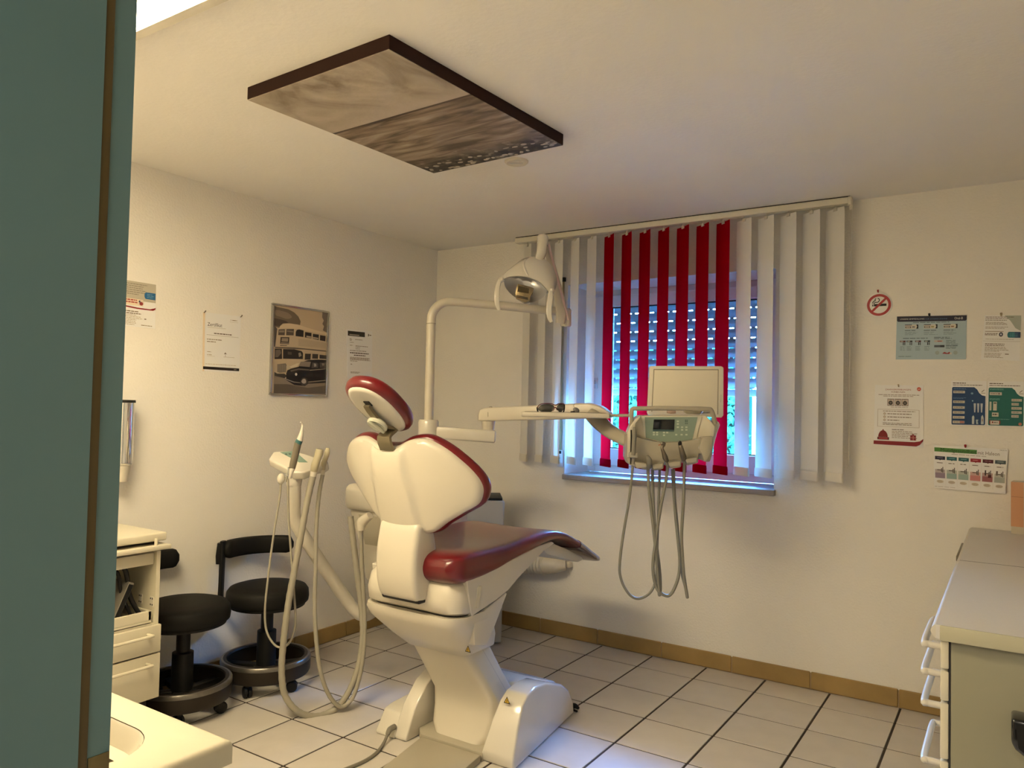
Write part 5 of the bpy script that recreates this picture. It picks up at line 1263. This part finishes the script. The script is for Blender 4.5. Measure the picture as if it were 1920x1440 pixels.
p = card('card with teal green panel and pictures of boxes, beside the blue panel card', [(1852, 714.5), (1921.5, 715.5), (1920.5, 801), (1850.5, 799)], '#11605a', True)
p.lines('#6ca49c', .06, .165, .44, 2, .02, .010, .1, 13).lines('#6ca49c', .06, .385, .34, 2, .02, .010, .1, 14)
p.rect('#beb8ac', .06, .245, .39, .31).lines('#847a70', .09, .268, .30, 1, .02, .018, 0, 15).disc('#6a5048', .32, .278, .02, .016)
for i, v in enumerate((.385, .475, .565, .655, .74)): p.rect('#b8b2a6', .655, v, .93 - (.08 if i in (1, 4) else 0), v + .055).lines('#8c8278', .68, v + .018, .86, 1, .02, .014, .1, i + 16)
p.rect('#b8beb4', .06, .455, .115, .65).rect('#c0bcb0', .16, .455, .26, .65).rect('#4c5a50', .175, .47, .245, .50).rect('#c0bcae', .13, .695, .31, .785).lines('#4a443e', .15, .72, .28, 1, .02, .03, 0, 31)
p.lines('#7eb0a8', .06, .835, .60, 1, .02, .008, 0, 32).rect('#8c2020', .06, .87, .36, .95).rect('#d0c8bc', .09, .875, .33, .965).disc('#8c2020', .15, .91, .02, .018).lines('#5a544c', .18, .905, .29, 1, .02, .016, 0, 33)
p.disc('#b06a54', .89, .935, .045, .032); p.done()
# six column board hanging slightly crooked
p = Poster('comparison_board', 'white board with six coloured columns and green marked heading, hanging slightly crooked', 'board', 1, [(1750.5, 834), (1890, 843), (1885, 926.5), (1751.5, 914.5)], .0035, M_sheet, gap=.006)
p.rect('#4a8236', .01, .055, .595, .15)
p.text('Mundgesundheit', '#1c2c18', .10, .062, .59, .165).text('mit Haleon', '#6e6254', .605, .075, .895, .155).text('HALEON', '#6a5e50', .895, .015, .985, .035)
p.lines('#8a7e70', .25, .185, .72, 1, .02, .010, 0, 1)
for i in range(6):
    u = .018 + i * .1645; w = .142
    p.rect(('#232238', '#1e5c60', '#1c565a', '#94182c', '#4c1020', '#47585e')[i], u, .255, u + w, .335).lines(('#8a86a0', '#7fb0b0', '#7fb0b0', '#d89098', '#a8707a', '#98a8aa')[i], u + .03, .285, u + w - .03, 1, .02, .012, 0, i)
    p.poly(('#232238', '#1e5c60', '#1c565a', '#94182c', '#4c1020', '#47585e')[i], [(u + w / 2 - .012, .335), (u + w / 2 + .012, .335), (u + w / 2, .352)])
    p.lines('#6c6052', u + .025, .40, u + w - .025, 1, .02, .016, .2, i + 40)
    c = ('#8c7c8e', '#8ea8a2', '#9aaea6', '#c07c78', '#945a5e', '#a2a8a2')[i]
    p.rect(('#b4a8a8', '#b2b8ae', '#b4b8ae', '#c8a49c', '#b49690', '#b8b8ae')[i], u, .56, u + w, .64).rect(c, u, .64, u + w, .76)
    p.rect('#4e443c', u + .03, .565, u + .085, .583).rect('#5c524a', u + .085, .53, u + .10, .62).rect('#3c3430', u + .105, .50, u + .116, .63)
    p.disc('#c2b6a4', u + w / 2, .84, .05, .035).lines('#a89c8c', u + .035, .825, u + w - .035, 2, .022, .010, .2, i + 60)
    p.rect('#c4b8a6', u + w + .008, .36, u + w + .0095, .93)
p.rect('#3a2a2a', .71, .50, .728, .62); p.rect('#4a1418', .755, .60, .80, .665); p.rect('#6c6058', .86, .50, .885, .60)
p.lines('#a2968a', .01, .955, .32, 1, .02, .008, .1, 90)
p.pin('#a02028', .44, .0); p.done()
# ---- left wall
p = Poster('leaflet', 'white leaflet with blue tab and red swoosh on left wall by door frame', 'leaflet', 0, [(222, 522.5), (292.5, 534), (291, 616.5), (218, 609)], .002, M_sheet)
p.rect('#b4ad9c', 0, 0, 1, .42)
p.lines('#7c7468', .05, .05, .80, 6, .045, .014, .4, 1).disc('#24608e', .74, .28, .05, .075, 90, 270).rect('#24608e', .74, .205, .99, .355).lines('#7fa8c4', .76, .24, .95, 3, .035, .010, .2, 2)
p.rect('#e2d0b4', .05, .385, .66, .53).lines('#a4483c', .10, .40, .52, 2, .05, .028, .1, 3).disc('#d8c8b8', .60, .455, .085, .07).disc('#8c3430', .61, .475, .05, .04).disc('#3a4658', .565, .43, .022, .025)
p.poly('#861018', [(.0, .535), (.50, .572), (.85, .575), (.97, .54), (1.0, .525), (.99, .57), (.93, .60), (.5, .60), (.0, .565)])
p.lines('#6a5430', .05, .655, .62, 2, .045, .018, .2, 5).lines('#a08c68', .05, .74, .7, 4, .035, .010, .4, 6).lines('#a08c68', .05, .88, .5, 3, .035, .010, .2, 7).lines('#8a744c', .62, .945, .92, 1, .03, .014, 0, 8)
p.rect('#6a5438', .70, .80, .75, .82); p.done()
p = Poster('certificate', 'certificate headed Zertifikat with a black bottom bar on the left wall', 'certificate', 0, [(380.5, 585), (451.5, 593.5), (449, 699.5), (379, 695.5)], .0015, M_sheet)
p.rect('#e4d0b4', .0, .0, .055, 1.0)
p.text('Zertifikat', '#3c2c1c', .12, .165, .50, .225).rect('#a08a6c', .12, .245, .60, .249).text('Dr', '#7c6a50', .72, .075, .76, .092).lines('#8c785c', .77, .078, .90, 1, .02, .012, 0, 2).rect('#9c886c', .70, .115, .93, .118)
p.lines('#5a4630', .29, .335, .76, 1, .02, .016, 0, 3).rect('#8a765a', .10, .375, .95, .379).lines('#7a6648', .11, .445, .50, 1, .02, .012, 0, 4).lines('#7a6648', .11, .485, .34, 1, .02, .012, 0, 5)
p.poly('#6c5a44', [(.56, .69), (.60, .655), (.64, .69), (.60, .68)]).rect('#6c5a44', .595, .66, .602, .73).rect('#9c886a', .55, .735, .85, .739).lines('#a8947a', .12, .66, .25, 2, .05, .010, .2, 6).rect('#b09c80', .12, .735, .33, .738)
p.lines('#b8a48c', .08, .87, .92, 1, .02, .008, .1, 7).rect('#1c1410', .02, .92, .985, .968).lines('#b09c88', .84, .94, .91, 1, .02, .010, 0, 8)
p.pin('#4c3c28', .02, .008, .003).pin('#6c5c48', .985, .008, .003); p.done()
p = Poster('certificate', 'white certificate with black title block between the bus picture and the headrest', 'certificate', 0, [(650, 616.5), (698, 621.5), (697.5, 711), (651.5, 709)], .0015, M_sheet)
p.rect('#2a261e', .04, .035, .70, .135).rect('#a89c8c', .10, .10, .48, .118).rect('#3c342c', .83, .06, .865, .11).lines('#8a7c6c', .88, .075, .96, 1, .02, .02, 0, 1)
p.lines('#8a7a6a', .11, .185, .20, 3, .018, .010, .3, 2).lines('#8a7a6a', .32, .195, .60, 1, .02, .012, 0, 3).lines('#8a7a6a', .11, .26, .26, 1, .02, .010, 0, 4).lines('#8a7a6a', .11, .32, .22, 1, .02, .010, 0, 5).lines('#8a7a6a', .33, .325, .82, 1, .02, .012, 0, 6).lines('#8a7a6a', .33, .352, .52, 1, .02, .010, 0, 7).lines('#8a7a6a', .33, .385, .50, 1, .02, .010, 0, 8)
p.lines('#7a685a', .11, .425, .75, 1, .02, .012, 0, 9).lines('#4a3a30', .11, .468, .86, 1, .02, .020, 0, 10).lines('#4a3a30', .26, .515, .72, 1, .02, .018, 0, 11).lines('#968478', .11, .565, .92, 4, .016, .011, .1, 12)
p.lines('#8a7a6a', .11, .64, .40, 1, .02, .010, 0, 13).poly('#6c5c50', [(.10, .72), (.15, .70), (.20, .72), (.14, .715)]).lines('#8a7a6a', .12, .865, .50, 2, .018, .010, .2, 14)
p.done()
# framed photograph of a double decker and a taxi
S3 = 6.546
fr = thing('framed_photo', 'silver framed sepia photograph of a double-decker bus and black taxi on left wall', 'picture', (.01, -1.22, 1.7))
Y0, Y1, Z0, Z1 = -1.423, -1.013, 1.449, 1.952
fw = .011
b = B()
for a in ((Y0, Y1, Z0, Z0 + fw), (Y0, Y1, Z1 - fw, Z1), (Y0, Y0 + fw, Z0 + fw, Z1 - fw), (Y1 - fw, Y1, Z0 + fw, Z1 - fw)): b.box(.001, .018, *a, .003, 2)
b.obj('frame', mat('brushed_silver', (.50, .49, .47), .25, metal=.9), fr, angle=40)
B().box(.001, .008, Y0 + fw - .002, Y1 - fw + .002, Z0 + fw - .002, Z1 - fw + .002).obj('photo', flatmat('#b9a58a'), fr, smooth=False)
b = B(); ml = []; kk = [0]
def ph(col, L, smooth=0):
    m = flatmat(col)
    if m not in ml: ml.append(m)
    kk[0] += 1; x = .0082 + .00001 * kk[0]
    pts = [pl(480 + a / S3, 540 + c / S3, 0, x) for a, c in L]
    pts = [Vector((x, min(max(q.y, Y0 + fw), Y1 - fw), min(max(q.z, Z0 + fw), Z1 - fw))) for q in pts]
    if smooth: pts = [Vector((x, v.y, v.z)) for v in catmull(pts, 4, True)]
    b.poly(pts, ml.index(m))
ph('#6c5f50', [(220, 215), (260, 232), (400, 262), (470, 300), (520, 350), (548, 410), (540, 455), (440, 440), (380, 430), (310, 440), (285, 490), (215, 470)])
ph('#4a4038', [(222, 370), (300, 385), (370, 405), (400, 432), (330, 436), (290, 470), (220, 460)]); ph('#857766', [(240, 270), (330, 285), (400, 310), (440, 360), (380, 380), (290, 350), (240, 330)], 1)
ph('#58504a', [(222, 460), (262, 500), (258, 610), (235, 720), (222, 720)])
ph('#6a5e52', [(815, 296), (872, 302), (866, 545), (820, 520), (835, 470), (815, 440), (832, 400), (812, 360)])
ph('#c9b698', [(285, 490), (300, 465), (345, 445), (420, 435), (520, 450), (640, 490), (760, 525), (866, 550), (864, 590), (700, 552), (540, 505), (400, 495), (270, 505)])   # roof
ph('#b8a68c', [(262, 500), (400, 492), (590, 520), (864, 575), (856, 770), (600, 735), (235, 718), (245, 640)])   # upper deck
for L in ([(278, 508), (356, 505), (352, 580), (272, 578)], [(374, 505), (466, 503), (462, 582), (370, 580)]): ph('#4c443c', L)
ph('#857a6c', [(285, 520), (350, 520), (346, 545), (282, 545)]); ph('#7c7164', [(382, 520), (460, 530), (456, 545), (380, 535)])
ph('#1e1816', [(488, 540), (500, 515), (530, 508), (585, 522), (582, 602), (486, 590)])
for L in ([(602, 540), (682, 552), (680, 618), (600, 606)], [(698, 562), (772, 572), (770, 638), (696, 622)], [(786, 578), (856, 590), (852, 655), (784, 642)]): ph('#241d1a', L)
ph('#a89a88', [(620, 585), (678, 595), (676, 612), (618, 603)]); ph('#a89a88', [(700, 600), (765, 612), (764, 628), (698, 618)])
ph('#2c2622', [(302, 602), (410, 604), (404, 690), (295, 684)]); ph('#8c8070', [(318, 614), (396, 616), (392, 660), (312, 656)]); ph('#a09282', [(306, 668), (402, 674), (401, 682), (304, 677)]); ph('#3c342e', [(295, 700), (380, 704), (380, 712), (295, 708)])
ph('#5a5046', [(235, 722), (480, 730), (600, 742), (856, 768), (856, 782), (600, 756), (235, 738)])
ph('#ad9c84', [(520, 620), (856, 672), (854, 740), (520, 712)])
ph('#1f1a17', [(232, 744), (318, 746), (320, 870), (228, 872)]); ph('#1f1a17', [(332, 748), (470, 752), (560, 775), (578, 800), (575, 872), (332, 868)])
ph('#6a5f54', [(240, 760), (300, 756), (310, 800), (270, 850), (236, 850)]); ph('#4c443c', [(390, 780), (440, 790), (436, 820), (390, 815)]); ph('#94887a', [(520, 800), (545, 790), (560, 830), (528, 850)])
ph('#b3a188', [(590, 770), (856, 798), (856, 880), (590, 880)])
for L in ([(602, 805), (674, 808), (668, 880), (598, 880)], [(692, 808), (764, 812), (762, 870), (690, 866)], [(780, 818), (856, 826), (856, 872), (778, 868)]): ph('#2a2320', L)
ph('#b9a78c', [(225, 880), (330, 872), (480, 872), (590, 885), (560, 930), (430, 960), (380, 990), (370, 1050), (330, 1070), (250, 1050), (225, 1000)])
ph('#6a6056', [(262, 935), (365, 925), (375, 945), (368, 1035), (290, 1040), (262, 1030)]); ph('#3a332d', [(225, 1030), (260, 1050), (350, 1050), (380, 1080), (350, 1110), (225, 1085)])
for k in range(6): ph('#8f8474', [(272 + k * 16, 936), (278 + k * 16, 935), (280 + k * 16, 1034), (274 + k * 16, 1034)])
ph('#7f7263', [(222, 1075), (360, 1110), (480, 1190), (850, 1160), (850, 1303), (216, 1303)])
ph('#5c5146', [(220, 1180), (380, 1180), (640, 1225), (850, 1200), (850, 1303), (216, 1303)])
ph('#15100f', [(370, 1050), (385, 1010), (430, 990), (520, 968), (575, 905), (640, 885), (760, 878), (856, 882), (852, 1165), (640, 1175), (600, 1205), (470, 1190), (370, 1130)])
ph('#7c7064', [(548, 905), (600, 900), (675, 905), (660, 970), (525, 960)]); ph('#4a423b', [(690, 915), (740, 915), (765, 930), (762, 980), (680, 985)]); ph('#958977', [(710, 925), (738, 930), (742, 962), (712, 968)]); ph('#4a423b', [(782, 915), (856, 915), (853, 985), (785, 978)]); ph('#8a7d6c', [(806, 925), (838, 922), (840, 950), (815, 955)])
ph('#5c544c', [(420, 1010), (520, 985), (660, 1000), (650, 1012), (520, 1005), (430, 1028)]); ph('#8d8272', [(660, 1005), (850, 990), (850, 996), (660, 1014)]); ph('#8d8272', [(640, 1150), (850, 1130), (850, 1140), (640, 1160)])
ph('#3e3833', [(545, 1150), (565, 1105), (600, 1098), (630, 1125), (632, 1170), (600, 1200), (565, 1195)], 1); ph('#a69c8e', [(558, 1150), (572, 1120), (600, 1115), (615, 1140), (608, 1168), (578, 1172)], 1)
ph('#c9bfae', [(478, 1055), (492, 1042), (506, 1056), (500, 1075), (484, 1074)], 1); ph('#8a8072', [(372, 1115), (470, 1150), (545, 1160), (545, 1168), (465, 1160), (372, 1126)])
ph('#b9ab94', [(372, 960), (395, 950), (420, 960), (418, 990), (392, 1000), (376, 985)], 1); ph('#cfc2aa', [(415, 965), (500, 925), (530, 925), (500, 965), (430, 985)])
b.obj('print', ml, fr, smooth=False, kind='stuff')
